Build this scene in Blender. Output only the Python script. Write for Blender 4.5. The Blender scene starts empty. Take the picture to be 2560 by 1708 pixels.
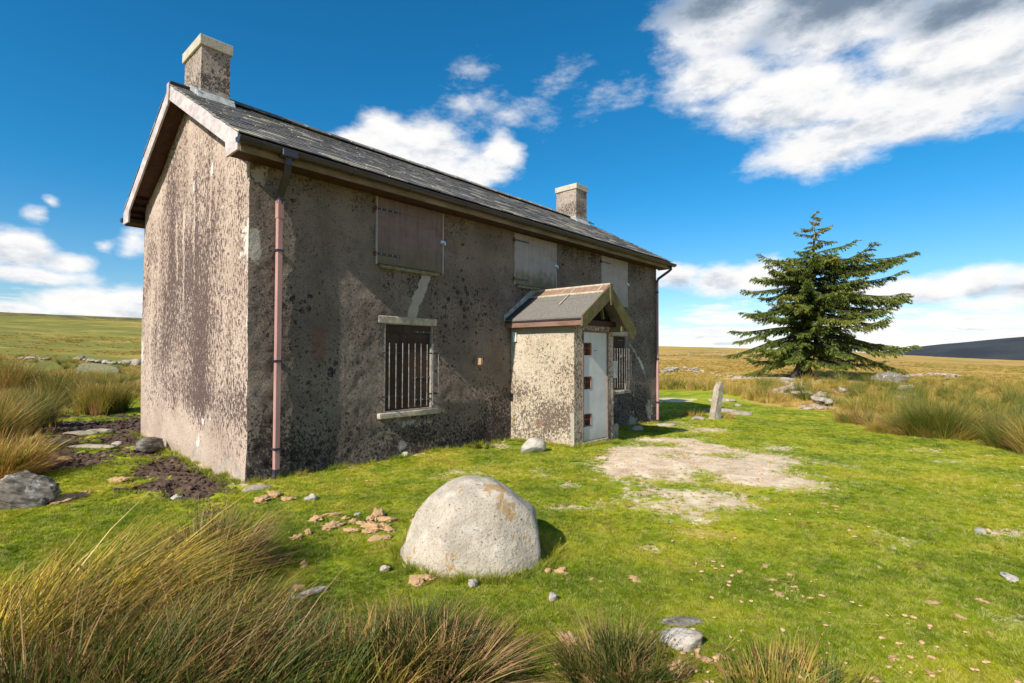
import bpy, bmesh, math, random
import numpy as np
from mathutils import Matrix, Vector

random.seed(7)
RNG = np.random.default_rng(7)
scene = bpy.context.scene
COL = scene.collection

# ------------------------------------------------------------------ camera
CAM = np.array([-2.6337, -6.7794, 1.5877])
F_ = np.array([0.74325876, 0.66854416, 0.02480165])
R_ = np.array([0.66869441, -0.74353185, 0.00285899])
U_ = np.array([-0.02035218, -0.01445976, 0.9996883])
FPX = 1308.2
cam_data = bpy.data.cameras.new("camera")
cam_data.sensor_width = 36.0
cam_data.lens = FPX * 36.0 / 2560.0
cam_data.clip_start = 0.05
cam_data.clip_end = 20000.0
cam = bpy.data.objects.new("camera", cam_data)
COL.objects.link(cam)
cam.matrix_world = Matrix((
    (R_[0], U_[0], -F_[0], CAM[0]),
    (R_[1], U_[1], -F_[1], CAM[1]),
    (R_[2], U_[2], -F_[2], CAM[2]),
    (0, 0, 0, 1)))
scene.camera = cam


# ------------------------------------------------------------------ node helper
class NT:
    def __init__(self, tree):
        self.t = tree
        self.n = tree.nodes
        self.l = tree.links

    def node(self, typ, **kw):
        nd = self.n.new(typ)
        for k, v in kw.items():
            setattr(nd, k, v)
        return nd

    def put(self, sock, v):
        if v is None:
            return
        if isinstance(v, bpy.types.NodeSocket):
            self.l.new(v, sock)
        else:
            if sock.type == 'RGBA' and not isinstance(v, (int, float)) and len(v) == 3:
                v = (*v, 1.0)
            if sock.type == 'RGBA' and isinstance(v, (int, float)):
                v = (v, v, v, 1.0)
            if sock.type == 'VECTOR' and isinstance(v, (int, float)):
                v = (v, v, v)
            sock.default_value = v

    def math(self, op, a, b=None, c=None, clamp=False):
        nd = self.node('ShaderNodeMath', operation=op)
        nd.use_clamp = clamp
        for i, v in enumerate((a, b, c)):
            if v is not None:
                self.put(nd.inputs[i], v)
        return nd.outputs[0]

    def vmath(self, op, a, b=None, scale=None):
        nd = self.node('ShaderNodeVectorMath', operation=op)
        self.put(nd.inputs[0], a)
        if b is not None:
            self.put(nd.inputs[1], b)
        if scale is not None:
            self.put(nd.inputs['Scale'], scale)
        return nd.outputs['Value'] if op in ('DOT_PRODUCT', 'LENGTH') else nd.outputs[0]

    def noise(self, vec, scale, detail=4.0, rough=0.55, dist=0.0, color=False):
        nd = self.node('ShaderNodeTexNoise')
        if vec is not None:
            self.put(nd.inputs['Vector'], vec)
        nd.inputs['Scale'].default_value = scale
        nd.inputs['Detail'].default_value = detail
        nd.inputs['Roughness'].default_value = rough
        nd.inputs['Distortion'].default_value = dist
        return nd.outputs['Color' if color else 'Fac']

    def voronoi(self, vec, scale, feature='F1', rand=1.0):
        nd = self.node('ShaderNodeTexVoronoi', feature=feature)
        self.put(nd.inputs['Vector'], vec)
        nd.inputs['Scale'].default_value = scale
        nd.inputs['Randomness'].default_value = rand
        return nd.outputs['Distance']

    def smooth(self, v, a, b):
        nd = self.node('ShaderNodeMapRange', interpolation_type='SMOOTHSTEP')
        self.put(nd.inputs['Value'], v)
        self.put(nd.inputs['From Min'], a)
        self.put(nd.inputs['From Max'], b)
        return nd.outputs['Result']

    def remap(self, v, a, b, c, d, clamp=True):
        nd = self.node('ShaderNodeMapRange')
        nd.clamp = clamp
        self.put(nd.inputs['Value'], v)
        for k, x in zip(('From Min', 'From Max', 'To Min', 'To Max'), (a, b, c, d)):
            self.put(nd.inputs[k], x)
        return nd.outputs['Result']

    def ramp(self, fac, stops, interp='LINEAR'):
        nd = self.node('ShaderNodeValToRGB')
        cr = nd.color_ramp
        cr.interpolation = interp
        while len(cr.elements) < len(stops):
            cr.elements.new(0.5)
        for e, (p, c) in zip(cr.elements, stops):
            e.position = p
            e.color = (*c, 1.0) if len(c) == 3 else c
        self.put(nd.inputs[0], fac)
        return nd.outputs[0]

    def mix(self, fac, a, b, mode='MIX'):
        nd = self.node('ShaderNodeMix', data_type='RGBA', blend_type=mode)
        self.put(nd.inputs[0], fac)
        self.put(nd.inputs[6], a)
        self.put(nd.inputs[7], b)
        return nd.outputs[2]

    def attr(self, name):
        nd = self.node('ShaderNodeAttribute', attribute_name=name)
        return nd.outputs['Fac']

    def pos(self):
        return self.node('ShaderNodeNewGeometry').outputs['Position']

    def objco(self):
        return self.node('ShaderNodeTexCoord').outputs['Object']

    def mapping(self, vec, scale=(1, 1, 1), loc=(0, 0, 0), rot=(0, 0, 0)):
        nd = self.node('ShaderNodeMapping')
        self.put(nd.inputs['Vector'], vec)
        nd.inputs['Scale'].default_value = scale
        nd.inputs['Location'].default_value = loc
        nd.inputs['Rotation'].default_value = rot
        return nd.outputs[0]

    def sep(self, vec):
        nd = self.node('ShaderNodeSeparateXYZ')
        self.put(nd.inputs[0], vec)
        return nd.outputs[0], nd.outputs[1], nd.outputs[2]

    def comb(self, x, y, z):
        nd = self.node('ShaderNodeCombineXYZ')
        for s, v in zip(nd.inputs, (x, y, z)):
            self.put(s, v)
        return nd.outputs[0]

    def bump(self, height, strength=0.5, dist=0.01, normal=None):
        nd = self.node('ShaderNodeBump')
        nd.inputs['Strength'].default_value = strength
        nd.inputs['Distance'].default_value = dist
        self.put(nd.inputs['Height'], height)
        if normal is not None:
            self.put(nd.inputs['Normal'], normal)
        return nd.outputs[0]


def new_mat(name):
    m = bpy.data.materials.new(name)
    m.use_nodes = True
    nt = m.node_tree
    nt.nodes.clear()
    return m, NT(nt)


def finish(m, k, color, rough=0.9, normal=None, metallic=0.0, spec=0.25):
    b = k.node('ShaderNodeBsdfPrincipled')
    k.put(b.inputs['Base Color'], color)
    k.put(b.inputs['Roughness'], rough)
    k.put(b.inputs['Metallic'], metallic)
    b.inputs['Specular IOR Level'].default_value = spec
    if normal is not None:
        k.put(b.inputs['Normal'], normal)
    o = k.node('ShaderNodeOutputMaterial')
    k.l.new(b.outputs[0], o.inputs[0])
    return m


# ------------------------------------------------------------------ pixel <-> place helpers
def ray(px, py):
    return F_ + R_ * ((px - 1280) / FPX) + U_ * ((854 - py) / FPX)


def azel(px, py):
    d = ray(px, py)
    d = d / np.linalg.norm(d)
    return math.atan2(d[1], d[0]), math.asin(d[2])


# ------------------------------------------------------------------ sun, sky, exposure
SUN = np.array([1.0, 0.105, -0.73])
SUN = SUN / np.linalg.norm(SUN)
sun_data = bpy.data.lights.new("sun", 'SUN')
sun_data.energy = 5.0
sun_data.angle = math.radians(0.5)
sun_data.color = (1.0, 0.93, 0.82)
sun = bpy.data.objects.new("sun", sun_data)
COL.objects.link(sun)
sun.rotation_euler = Vector(SUN).to_track_quat('-Z', 'Y').to_euler()
sun.location = (-20, -2, 20)

scene.view_settings.view_transform = 'Standard'
scene.view_settings.look = 'None'
scene.view_settings.gamma = 1.0
scene.view_settings.use_curve_mapping = False
scene.view_settings.exposure = 0.55
scene.cycles.use_denoising = True
scene.cycles.max_bounces = 5
scene.cycles.diffuse_bounces = 3
scene.cycles.transparent_max_bounces = 8

# clouds seen in the sky: azimuth, elevation (radians) and radii, from their place over the horizon
def blob(px, py, rx, ry, w=1.0, tilt=0.0):
    a, e = azel(px, py)
    a2, e2 = azel(px + rx, py)
    a3, e3 = azel(px, py - ry)
    return a, e, abs(a2 - a), abs(e3 - e), w, tilt


CLOUDS = [
    # great cloud, upper right
    blob(1820, 40, 260, 130, 1.3), blob(2100, 30, 330, 170, 1.7), blob(2440, 130, 420, 230, 1.7),
    blob(1790, 190, 160, 85, 1.1), blob(1990, 250, 290, 125, 1.5), blob(2060, 355, 260, 100, 1.2),
    blob(2280, 260, 330, 120, 1.5), blob(1690, 90, 80, 50, .7), blob(2000, 420, 150, 36, .6), blob(1740, 275, 80, 26, .5), blob(2750, 60, 420, 240, 1.5),
    # cumulus behind the roof
    blob(960, 345, 95, 78, 1.6), blob(1080, 385, 130, 98, 1.7), blob(1245, 385, 62, 80, 1.4),
    blob(890, 350, 70, 48, 1.05), blob(1190, 425, 110, 60, 1.05), blob(1020, 420, 150, 75, 1.35),
    # wisps
    blob(1165, 258, 80, 62, .30), blob(1250, 285, 120, 46, .27), blob(1390, 215, 70, 52, .20),
    blob(1500, 235, 58, 40, .20), blob(1195, 176, 50, 26, .14), blob(1335, 270, 80, 40, .24),
    
    # left clouds
    blob(40, 630, 130, 66, 1.4), blob(150, 650, 80, 46, 1.05), blob(60, 690, 200, 34, 1.2),
    blob(-90, 640, 150, 80, 1.15), blob(70, 530, 50, 26, .72), blob(120, 505, 30, 18, .66),
    blob(345, 600, 60, 50, .9), blob(190, 645, 30, 16, .7), blob(255, 610, 34, 18, .6),
    blob(200, 755, 150, 52, 1.3), blob(330, 760, 110, 55, 1.3), blob(40, 778, 140, 30, 1.2),
    # low cumulus on the right
    blob(1700, 695, 85, 40, 1.2), blob(1810, 700, 120, 50, 1.3), blob(1900, 690, 100, 56, 1.2),
    blob(2430, 702, 170, 52, 1.35), blob(2300, 725, 170, 46, 1.25), blob(2600, 715, 180, 60, 1.3), blob(2180, 738, 140, 38, 1.1),
    blob(2480, 756, 200, 20, 1.05), blob(1770, 785, 120, 13, .9), blob(2400, 792, 240, 13, .95), blob(2420, 818, 260, 10, .85),
]
GREY = [blob(2150, -10, 480, 130, 1.2), blob(1820, 0, 260, 90, .8), blob(2430, 10, 300, 70, .8), blob(2540, 250, 130, 60, .5), blob(2150, 325, 200, 50, .35)]

world = bpy.data.worlds.new("World")
scene.world = world
world.use_nodes = True
wt = world.node_tree
wt.nodes.clear()


def build_world():
    k = NT(wt)
    tc = k.node('ShaderNodeTexCoord')
    d = tc.outputs['Generated']
    sky = k.node('ShaderNodeTexSky', sky_type='NISHITA')
    sky.sun_disc = False
    sky.sun_elevation = math.asin(-SUN[2])
    sky.sun_rotation = math.atan2(-SUN[0], -SUN[1])
    sky.altitude = 300.0
    sky.air_density = 1.0
    sky.dust_density = 0.1
    sky.ozone_density = 2.2
    hs = k.node('ShaderNodeHueSaturation')
    hs.inputs['Hue'].default_value = 0.492
    hs.inputs['Saturation'].default_value = 1.12
    x, y, z = k.sep(d)
    tint = k.mix(k.smooth(z, .02, .30), (.82, .92, 1.04), (.49, .89, 1.16))
    k.l.new(k.mix(1.0, sky.outputs[0], tint, 'MULTIPLY'), hs.inputs['Color'])

    wx, wy, wz = k.sep(k.noise(d, 9.0, 4.0, 0.62, color=True))
    az = k.math('MULTIPLY_ADD', wx, 0.06, k.math('SUBTRACT', k.math('ARCTAN2', y, x), 0.03))
    el0 = k.math('ARCSINE', z)
    el = k.math('MULTIPLY_ADD', wy, 0.028, k.math('SUBTRACT', el0, 0.014))
    ae = k.comb(az, el, 0.0)

    def field(lst, side, vac=None):
        acc = None
        for a, e, ra, re, w, tl in lst:
            nd = k.node('ShaderNodeVectorMath', operation='MULTIPLY_ADD')
            k.put(nd.inputs[0], ae if vac is None else k.comb(az, el, vac))   # one after the other keeps the shader small
            nd.inputs[1].default_value = (1 / ra, 1 / re, 0)
            nd.inputs[2].default_value = (-a / ra, -e / re, 0)
            f = k.math('MULTIPLY_ADD', k.vmath('LENGTH', nd.outputs[0]), -w, w)
            if side:
                v = k.vmath('DOT_PRODUCT', nd.outputs[0], (0, 1, 0))
                if acc is None:
                    vac = v
                else:
                    sel = k.math('MULTIPLY_ADD', k.math('SUBTRACT', f, acc), 1.1, 0.5, clamp=True)
                    vac = k.math('MULTIPLY_ADD', sel, k.math('SUBTRACT', v, vac), vac)
            acc = f if acc is None else k.math('SMOOTH_MAX', acc, f, 0.35)
        return k.math('MAXIMUM', acc, -1.1), vac
    base, side = field(CLOUDS, True)
    dv = k.comb(x, y, k.math('MULTIPLY', z, 2.2))
    n1 = k.noise(dv, 11.0, 7.0, 0.62)
    n1s = k.noise(k.vmath('ADD', dv, (-0.022, 0.0, 0.055)), 11.0, 4.0, 0.58)
    n2 = k.noise(dv, 3.0, 2.0, 0.5)
    # rows of low cloud all round the horizon; loose cloud over the sky behind
    inv = k.math('DIVIDE', 1.0, k.math('MAXIMUM', k.math('ADD', z, 0.045), 0.02))
    rows = k.noise(k.comb(k.math('MULTIPLY', x, inv), k.math('MULTIPLY', y, inv), 0.0), 0.8, 5.0, 0.6)
    low = k.math('ADD', k.math('MULTIPLY_ADD', rows, 4.0, -1.85), k.remap(el0, 0.05, 0.14, 0.35, -1.2))
    behind = k.smooth(k.vmath('DOT_PRODUCT', d, tuple(F_)), 0.42, 0.2)
    loose = k.math('ADD', k.math('MULTIPLY_ADD', n2, 2.6, -1.25), k.math('MULTIPLY_ADD', behind, 1.2, -1.2))
    other = k.math('MAXIMUM', low, loose)
    side = k.math('MULTIPLY_ADD', k.math('GREATER_THAN', other, base), k.math('SUBTRACT', 0.45, side), side)
    base = k.math('MAXIMUM', base, other)
    cov = k.math('ADD', base, k.math('MULTIPLY_ADD', n1, 1.5, -0.72))
    cov = k.math('ADD', cov, k.math('MULTIPLY_ADD', n2, 0.4, -0.2))
    alpha = k.smooth(cov, 0.0, 0.80)
    alpha = k.math('POWER', alpha, 0.85)
    # sun side bright, base and the side away from the sun grey
    rel = k.math('SUBTRACT', n1s, n1)
    shade = k.math('MULTIPLY_ADD', side, -0.36, k.math('MULTIPLY_ADD', rel, 1.5, 0.15))
    shade = k.math('ADD', shade, k.math('MULTIPLY_ADD', k.smooth(base, .2, 1.0), 0.18, -0.05))
    gr, _ = field(GREY, False, side)
    gr = k.math('ADD', gr, k.math('MULTIPLY_ADD', n2, 1.4, k.math('MULTIPLY_ADD', n1, 1.6, -1.5)))
    shade = k.math('MAXIMUM', k.math('MINIMUM', shade, 0.66), k.smooth(gr, -0.35, 0.95))
    cloud = k.ramp(shade, [(0.0, (1.02, 1.0, 0.98)), (0.3, (0.93, 0.93, 0.94)), (0.6, (0.62, 0.67, 0.74)), (0.85, (0.36, 0.43, 0.52)), (1.0, (0.19, 0.26, 0.35))])
    bg1 = k.node('ShaderNodeBackground')
    k.l.new(hs.outputs[0], bg1.inputs[0])
    bg1.inputs[1].default_value = 0.087
    bg2 = k.node('ShaderNodeBackground')
    k.l.new(cloud, bg2.inputs[0])
    bg2.inputs[1].default_value = 0.70
    mx = k.node('ShaderNodeMixShader')
    k.l.new(alpha, mx.inputs[0])
    k.l.new(bg1.outputs[0], mx.inputs[1])
    k.l.new(bg2.outputs[0], mx.inputs[2])
    o = k.node('ShaderNodeOutputWorld')
    k.l.new(mx.outputs[0], o.inputs[0])
    world.cycles.sampling_method = 'MANUAL'
    world.cycles.sample_map_resolution = 512


build_world()


# ------------------------------------------------------------------ numeric noise
def _hash(ix, iy, seed):
    h = (ix.astype(np.int64) * 374761393 + iy.astype(np.int64) * 668265263 + seed * 1442695041) & 0x7fffffff
    h = ((h ^ (h >> 13)) * 1274126177) & 0x7fffffff
    return ((h ^ (h >> 16)) & 0xffff) / 65535.0


def vnoise(x, y, seed=0):
    x = np.asarray(x, float)
    y = np.asarray(y, float)
    ix = np.floor(x)
    iy = np.floor(y)
    fx = x - ix
    fy = y - iy
    fx = fx * fx * fx * (fx * (fx * 6 - 15) + 10)
    fy = fy * fy * fy * (fy * (fy * 6 - 15) + 10)
    a = _hash(ix, iy, seed)
    b = _hash(ix + 1, iy, seed)
    c = _hash(ix, iy + 1, seed)
    d = _hash(ix + 1, iy + 1, seed)
    return (a + (b - a) * fx) * (1 - fy) + (c + (d - c) * fx) * fy


def fbm(x, y, oct=4, seed=0, gain=0.5):
    s = 0.0
    amp = 1.0
    tot = 0.0
    for i in range(oct):
        s = s + amp * (vnoise(x * 2.03 ** i + 13.7 * i, y * 2.03 ** i - 7.1 * i, seed + i) - 0.5)
        tot += amp
        amp *= gain
    return s / tot * 2.0


def sstep(v, a, b):
    t = np.clip((v - a) / (b - a), 0, 1)
    return t * t * (3 - 2 * t)


# ------------------------------------------------------------------ terrain height
AZ_D = np.array([-180, -60, -20, -8, -2.4, 3, 7, 12, 18, 26.2, 40, 55, 77.6, 86.4, 110, 150, 180.])
AZ_S = np.array([.01, -.01, -.012, -.009, -.0062, -.0015, .0035, .008, .0125, .0165, .028, .042, .0555, .0568, .05, .02, .01])
TREE_XY = np.array([33.0, 1.6])


def ground_plain(x, y):
    x = np.asarray(x, float)
    y = np.asarray(y, float)
    z = np.interp(x, [-10, 0, 5, 6.2, 11, 20, 60], [.06, 0, -.02, -.08, -.31, -.45, -.5])
    z = z + np.interp(y, [-3, 0, 5, 15, 40], [0, 0, .11, .20, .45]) * np.interp(x, [4, 14], [1, .35])
    dx = x - CAM[0]
    dy = y - CAM[1]
    r = np.hypot(dx, dy)
    az = np.degrees(np.arctan2(dy, dx))
    crest = 1.59 + np.interp(az, AZ_D, AZ_S) * 370.0
    s = np.clip((r - 45) / 325.0, 0, 1)
    z = z * (1 - s) + crest * s ** 1.22 * (1 + 0.0 * s)
    z = z - np.clip(r - 370, 0, 4000) * 0.028
    td = np.hypot(x - TREE_XY[0], (y - TREE_XY[1]))
    z = z + 0.42 * np.exp(-(td / 5.0) ** 2)
    return z


def ground(x, y):
    x = np.asarray(x, float)
    y = np.asarray(y, float)
    r = np.hypot(x - CAM[0], y - CAM[1])
    z = ground_plain(x, y)
    z = z + fbm(x * .45, y * .45, 3, 11) * .045 + fbm(x * 2.3, y * 2.3, 3, 12) * .016
    far = sstep(r, 18, 60)
    z = z + far * (fbm(x * .12, y * .12, 4, 13) * .16)
    z = z + sstep(r, 120, 300) * (fbm(x * .018, y * .018, 3, 14) * .9) * sstep(r, 365, 340)
    return z


_TS = 0.6 * 1.02 ** np.arange(350)


def place(px, py):
    d = ray(px, py)
    ts = _TS
    for it in range(3):
        P = CAM[None] + ts[:, None] * d[None]
        below = P[:, 2] < ground(P[:, 0], P[:, 1])
        if not below.any():
            break
        i = int(np.argmax(below))
        ts = np.linspace(ts[max(i - 1, 0)], ts[i], 24)
    q = CAM + d * ts[-1]
    return np.array([q[0], q[1], float(ground(q[0], q[1]))])


def depth(p):
    return float(np.dot(np.asarray(p) - CAM, F_))


def spots(lst):
    """patches on the ground: centre and two half axes in world metres"""
    out = []
    for e in lst:
        cx, cy, rx, ry = e[:4]
        C = place(cx, cy)[:2]
        A = place(cx + rx, cy)[:2] - C
        B = (place(cx, cy + ry)[:2] - place(cx, cy - ry)[:2]) / 2
        M = np.linalg.inv(np.stack([A, B], 1))
        out.append((C, M, e[4] if len(e) > 4 else 1.0))
    return out


def patch_mask(x, y, sp, warp=.35, soft=.35, fs=1.6, seed=31):
    m = np.zeros_like(x)
    n = fbm(x * fs, y * fs, 4, seed) * warp * 2 + fbm(x * fs * 6, y * fs * 6, 3, seed + 5) * warp
    for C, M, w in sp:
        dx = x - C[0]
        dy = y - C[1]
        u = M[0, 0] * dx + M[0, 1] * dy
        v = M[1, 0] * dx + M[1, 1] * dy
        q = np.hypot(u, v)
        m = np.maximum(m, w * sstep(1 - q + n, -soft * .3, soft))
    return m


MUD = spots([(240, 1066, 202, 33), (330, 1052, 135, 28), (150, 1118, 128, 41), (110, 1150, 108, 33), (300, 1100, 148, 33), (350, 1085, 81, 23),
             (420, 1165, 148, 65), (460, 1205, 128, 62), (345, 1130, 94, 20), (180, 1085, 81, 23), (50, 1110, 67, 26)])
BARE = spots([(1590, 1150, 135, 42, 1.25), (1720, 1145, 220, 60, 1.1), (1860, 1160, 250, 75, .85), (1690, 1195, 160, 34, .75), (1560, 1128, 80, 16, .9),
              (1650, 1100, 120, 14, .75), (1760, 1075, 90, 9, .7), (1420, 1215, 45, 13, .9), (1405, 1268, 50, 10, .85), (1620, 1372, 38, 17, .95),
              (2500, 1332, 85, 17, .9), (1690, 1060, 110, 12, .5), (1680, 1000, 60, 9, .8), (1950, 1225, 120, 30, .45),
              (1240, 1112, 50, 12, .7), (640, 1215, 60, 18, .6), (1100, 1100, 90, 8, .5), (1900, 1010, 90, 5, .3), (2330, 1125, 90, 6, .55), (2390, 1155, 100, 7, .5), (1170, 1395, 70, 22, .5), (700, 1405, 45, 22, .6),
              (370, 1190, 60, 10, .5), (180, 1270, 60, 14, .5)])
YARD = np.array([place(*q)[:2] for q in [(-100, 1690), (-60, 1400), (-40, 1230), (20, 1130), (60, 1075), (130, 1035), (190, 1008), (335, 995)]]
                + [[1.5, 5.5], [10.5, 5.5]] + [place(*q)[:2] for q in [(1650, 968), (1720, 966), (1800, 972), (1850, 992), (1900, 1012), (1990, 1022), (2080, 1030), (2130, 1052), (2180, 1066), (2250, 1086), (2300, 1094), (2430, 1098), (2560, 1116), (2700, 1150), (3000, 1260)]]
                + [[3.5, -10.0], [-4.5, -10.0], [-5.5, -5.0]])


def poly_dist(x, y, P):
    """signed distance to a closed outline, positive inside"""
    d = np.full(x.shape, 1e9)
    ins = np.zeros(x.shape, bool)
    for i in range(len(P)):
        a, b = P[i], P[(i + 1) % len(P)]
        e = b - a
        t = np.clip(((x - a[0]) * e[0] + (y - a[1]) * e[1]) / (e @ e + 1e-12), 0, 1)
        d = np.minimum(d, np.hypot(x - a[0] - t * e[0], y - a[1] - t * e[1]))
        c = ((a[1] > y) != (b[1] > y)) & (x < (b[0] - a[0]) * (y - a[1]) / (b[1] - a[1] + 1e-12) + a[0])
        ins ^= c
    return np.where(ins, d, -d)


SHEEP_PATH = spots([(1890, 948, 140, 6, .8), (2000, 958, 90, 5, .7)])


def masks(x, y):
    mud = patch_mask(x, y, MUD, .42, .45, 1.9, 31)
    bare = patch_mask(x, y, BARE, .30, .75, 1.3, 41)
    bare = np.maximum(bare, patch_mask(x, y, SHEEP_PATH, .2, .5, .8, 47))
    # worn soil along the foot of the walls
    dw = np.where((x > -.05) & (x < 11), np.abs(y), 9.0)
    dg = np.where((y > -.05) & (y < 4.9), np.abs(x), 9.0)
    foot = np.minimum(dw, dg) + fbm(x * 3, y * 3, 3, 55) * .12
    bare = np.maximum(bare, .8 * sstep(foot, .16, .02))
    bare = np.maximum(bare, .5 * sstep(fbm(x * .55, y * .55, 4, 57) + .6 * fbm(x * 2.6, y * 2.6, 3, 58), .42, .75))
    yard = sstep(poly_dist(x, y, YARD) + fbm(x * 1.1, y * 1.1, 3, 51) * .35, -.25, .25)
    return mud, bare, yard


# ------------------------------------------------------------------ object helpers
def tag(o, label=None, cat=None, group=None, kind=None):
    if label:
        o["label"] = label
    if cat:
        o["category"] = cat
    if group:
        o["group"] = group
    if kind:
        o["kind"] = kind
    return o


def empty(name, loc=(0, 0, 0), rot=(0, 0, 0), parent=None):
    o = bpy.data.objects.new(name, None)
    o.empty_display_size = 0.2
    o.location = loc
    o.rotation_euler = rot
    COL.objects.link(o)
    if parent is not None:
        o.parent = parent
    return o


def make_mesh(name, verts, faces, mat=None, smooth=False, attrs=None):
    me = bpy.data.meshes.new(name)
    if isinstance(verts, np.ndarray) and isinstance(faces, np.ndarray):
        nv, nf, fs = len(verts), len(faces), faces.shape[1]
        me.vertices.add(nv)
        me.vertices.foreach_set('co', np.ascontiguousarray(verts, np.float32).ravel())
        me.loops.add(nf * fs)
        me.loops.foreach_set('vertex_index', np.ascontiguousarray(faces, np.int32).ravel())
        me.polygons.add(nf)
        me.polygons.foreach_set('loop_start', np.arange(0, nf * fs, fs, dtype=np.int32))
        me.update(calc_edges=True)
    else:
        me.from_pydata([tuple(map(float, v)) for v in verts], [], [tuple(map(int, f)) for f in faces])
        me.update()
    if attrs:
        for an, val in attrs.items():
            a = me.attributes.new(an, 'FLOAT', 'POINT')
            a.data.foreach_set('value', np.ascontiguousarray(val, np.float32).ravel())
    if smooth:
        me.polygons.foreach_set('use_smooth', np.ones(len(me.polygons), bool))
    if mat is not None:
        me.materials.append(mat)
    return me


def add(name, me, parent=None, loc=(0, 0, 0), rot=(0, 0, 0), scale=(1, 1, 1)):
    o = bpy.data.objects.new(name, me)
    o.location = loc
    o.rotation_euler = rot
    o.scale = scale
    COL.objects.link(o)
    if parent is not None:
        o.parent = parent
    return o


class MB:
    """collects plain shapes of one part"""
    def __init__(self):
        self.v = []
        self.f = []

    def box(self, x0, x1, y0, y1, z0, z1):
        b = len(self.v)
        self.v += [(x0, y0, z0), (x1, y0, z0), (x1, y1, z0), (x0, y1, z0), (x0, y0, z1), (x1, y0, z1), (x1, y1, z1), (x0, y1, z1)]
        self.f += [tuple(b + i for i in q) for q in ((3, 2, 1, 0), (4, 5, 6, 7), (0, 1, 5, 4), (1, 2, 6, 5), (2, 3, 7, 6), (3, 0, 4, 7))]
        return self

    def prism(self, poly, axis, a0, a1):
        """extrude a polygon (pairs in the two other axes) along axis"""
        b = len(self.v)
        n = len(poly)
        for a in (a0, a1):
            for p, q in poly:
                self.v.append({0: (a, p, q), 1: (p, a, q), 2: (p, q, a)}[axis])
        self.f.append(tuple(b + i for i in range(n)))
        self.f.append(tuple(b + n + i for i in reversed(range(n))))
        for i in range(n):
            j = (i + 1) % n
            self.f.append((b + i, b + n + i, b + n + j, b + j))
        return self

    def tube(self, pts, r, seg=8, cap=True, radii=None):
        pts = [Vector(p) for p in pts]
        b = len(self.v)
        up = Vector((0.12, 0.31, 0.94))
        for i, p in enumerate(pts):
            t = (pts[min(i + 1, len(pts) - 1)] - pts[max(i - 1, 0)]).normalized()
            u = t.cross(up)
            if u.length < 1e-3:
                u = t.cross(Vector((1, 0, 0)))
            u.normalize()
            w = t.cross(u)
            rr = radii[i] if radii is not None else r
            for s in range(seg):
                a = 2 * math.pi * (s + .5) / seg
                q = p + u * (rr * math.cos(a)) + w * (rr * math.sin(a))
                self.v.append(tuple(q))
        for i in range(len(pts) - 1):
            for s in range(seg):
                s2 = (s + 1) % seg
                self.f.append((b + i * seg + s, b + i * seg + s2, b + (i + 1) * seg + s2, b + (i + 1) * seg + s))
        if cap:
            self.f.append(tuple(b + s for s in reversed(range(seg))))
            e = b + (len(pts) - 1) * seg
            self.f.append(tuple(e + s for s in range(seg)))
        return self

    def build(self, name, mat, parent=None, bevel=0.0, smooth=False, seg=1, wob=0.0, label=None):
        me = bpy.data.meshes.new(name)
        bm = bmesh.new()
        vs = [bm.verts.new(v) for v in self.v]
        for f in self.f:
            try:
                bm.faces.new([vs[i] for i in f])
            except ValueError:
                pass
        bmesh.ops.recalc_face_normals(bm, faces=bm.faces)
        if bevel > 0:
            bmesh.ops.bevel(bm, geom=bm.edges[:], offset=bevel, segments=seg, profile=0.6, affect='EDGES', clamp_overlap=True)
        if wob > 0:
            for v in bm.verts:
                v.co += Vector((random.uniform(-wob, wob), random.uniform(-wob, wob), random.uniform(-wob, wob)))
        bm.to_mesh(me)
        bm.free()
        if smooth:
            me.polygons.foreach_set('use_smooth', np.ones(len(me.polygons), bool))
        me.materials.append(mat)
        o = add(name, me, parent)
        if label:
            o["label"] = label
        return o


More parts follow.
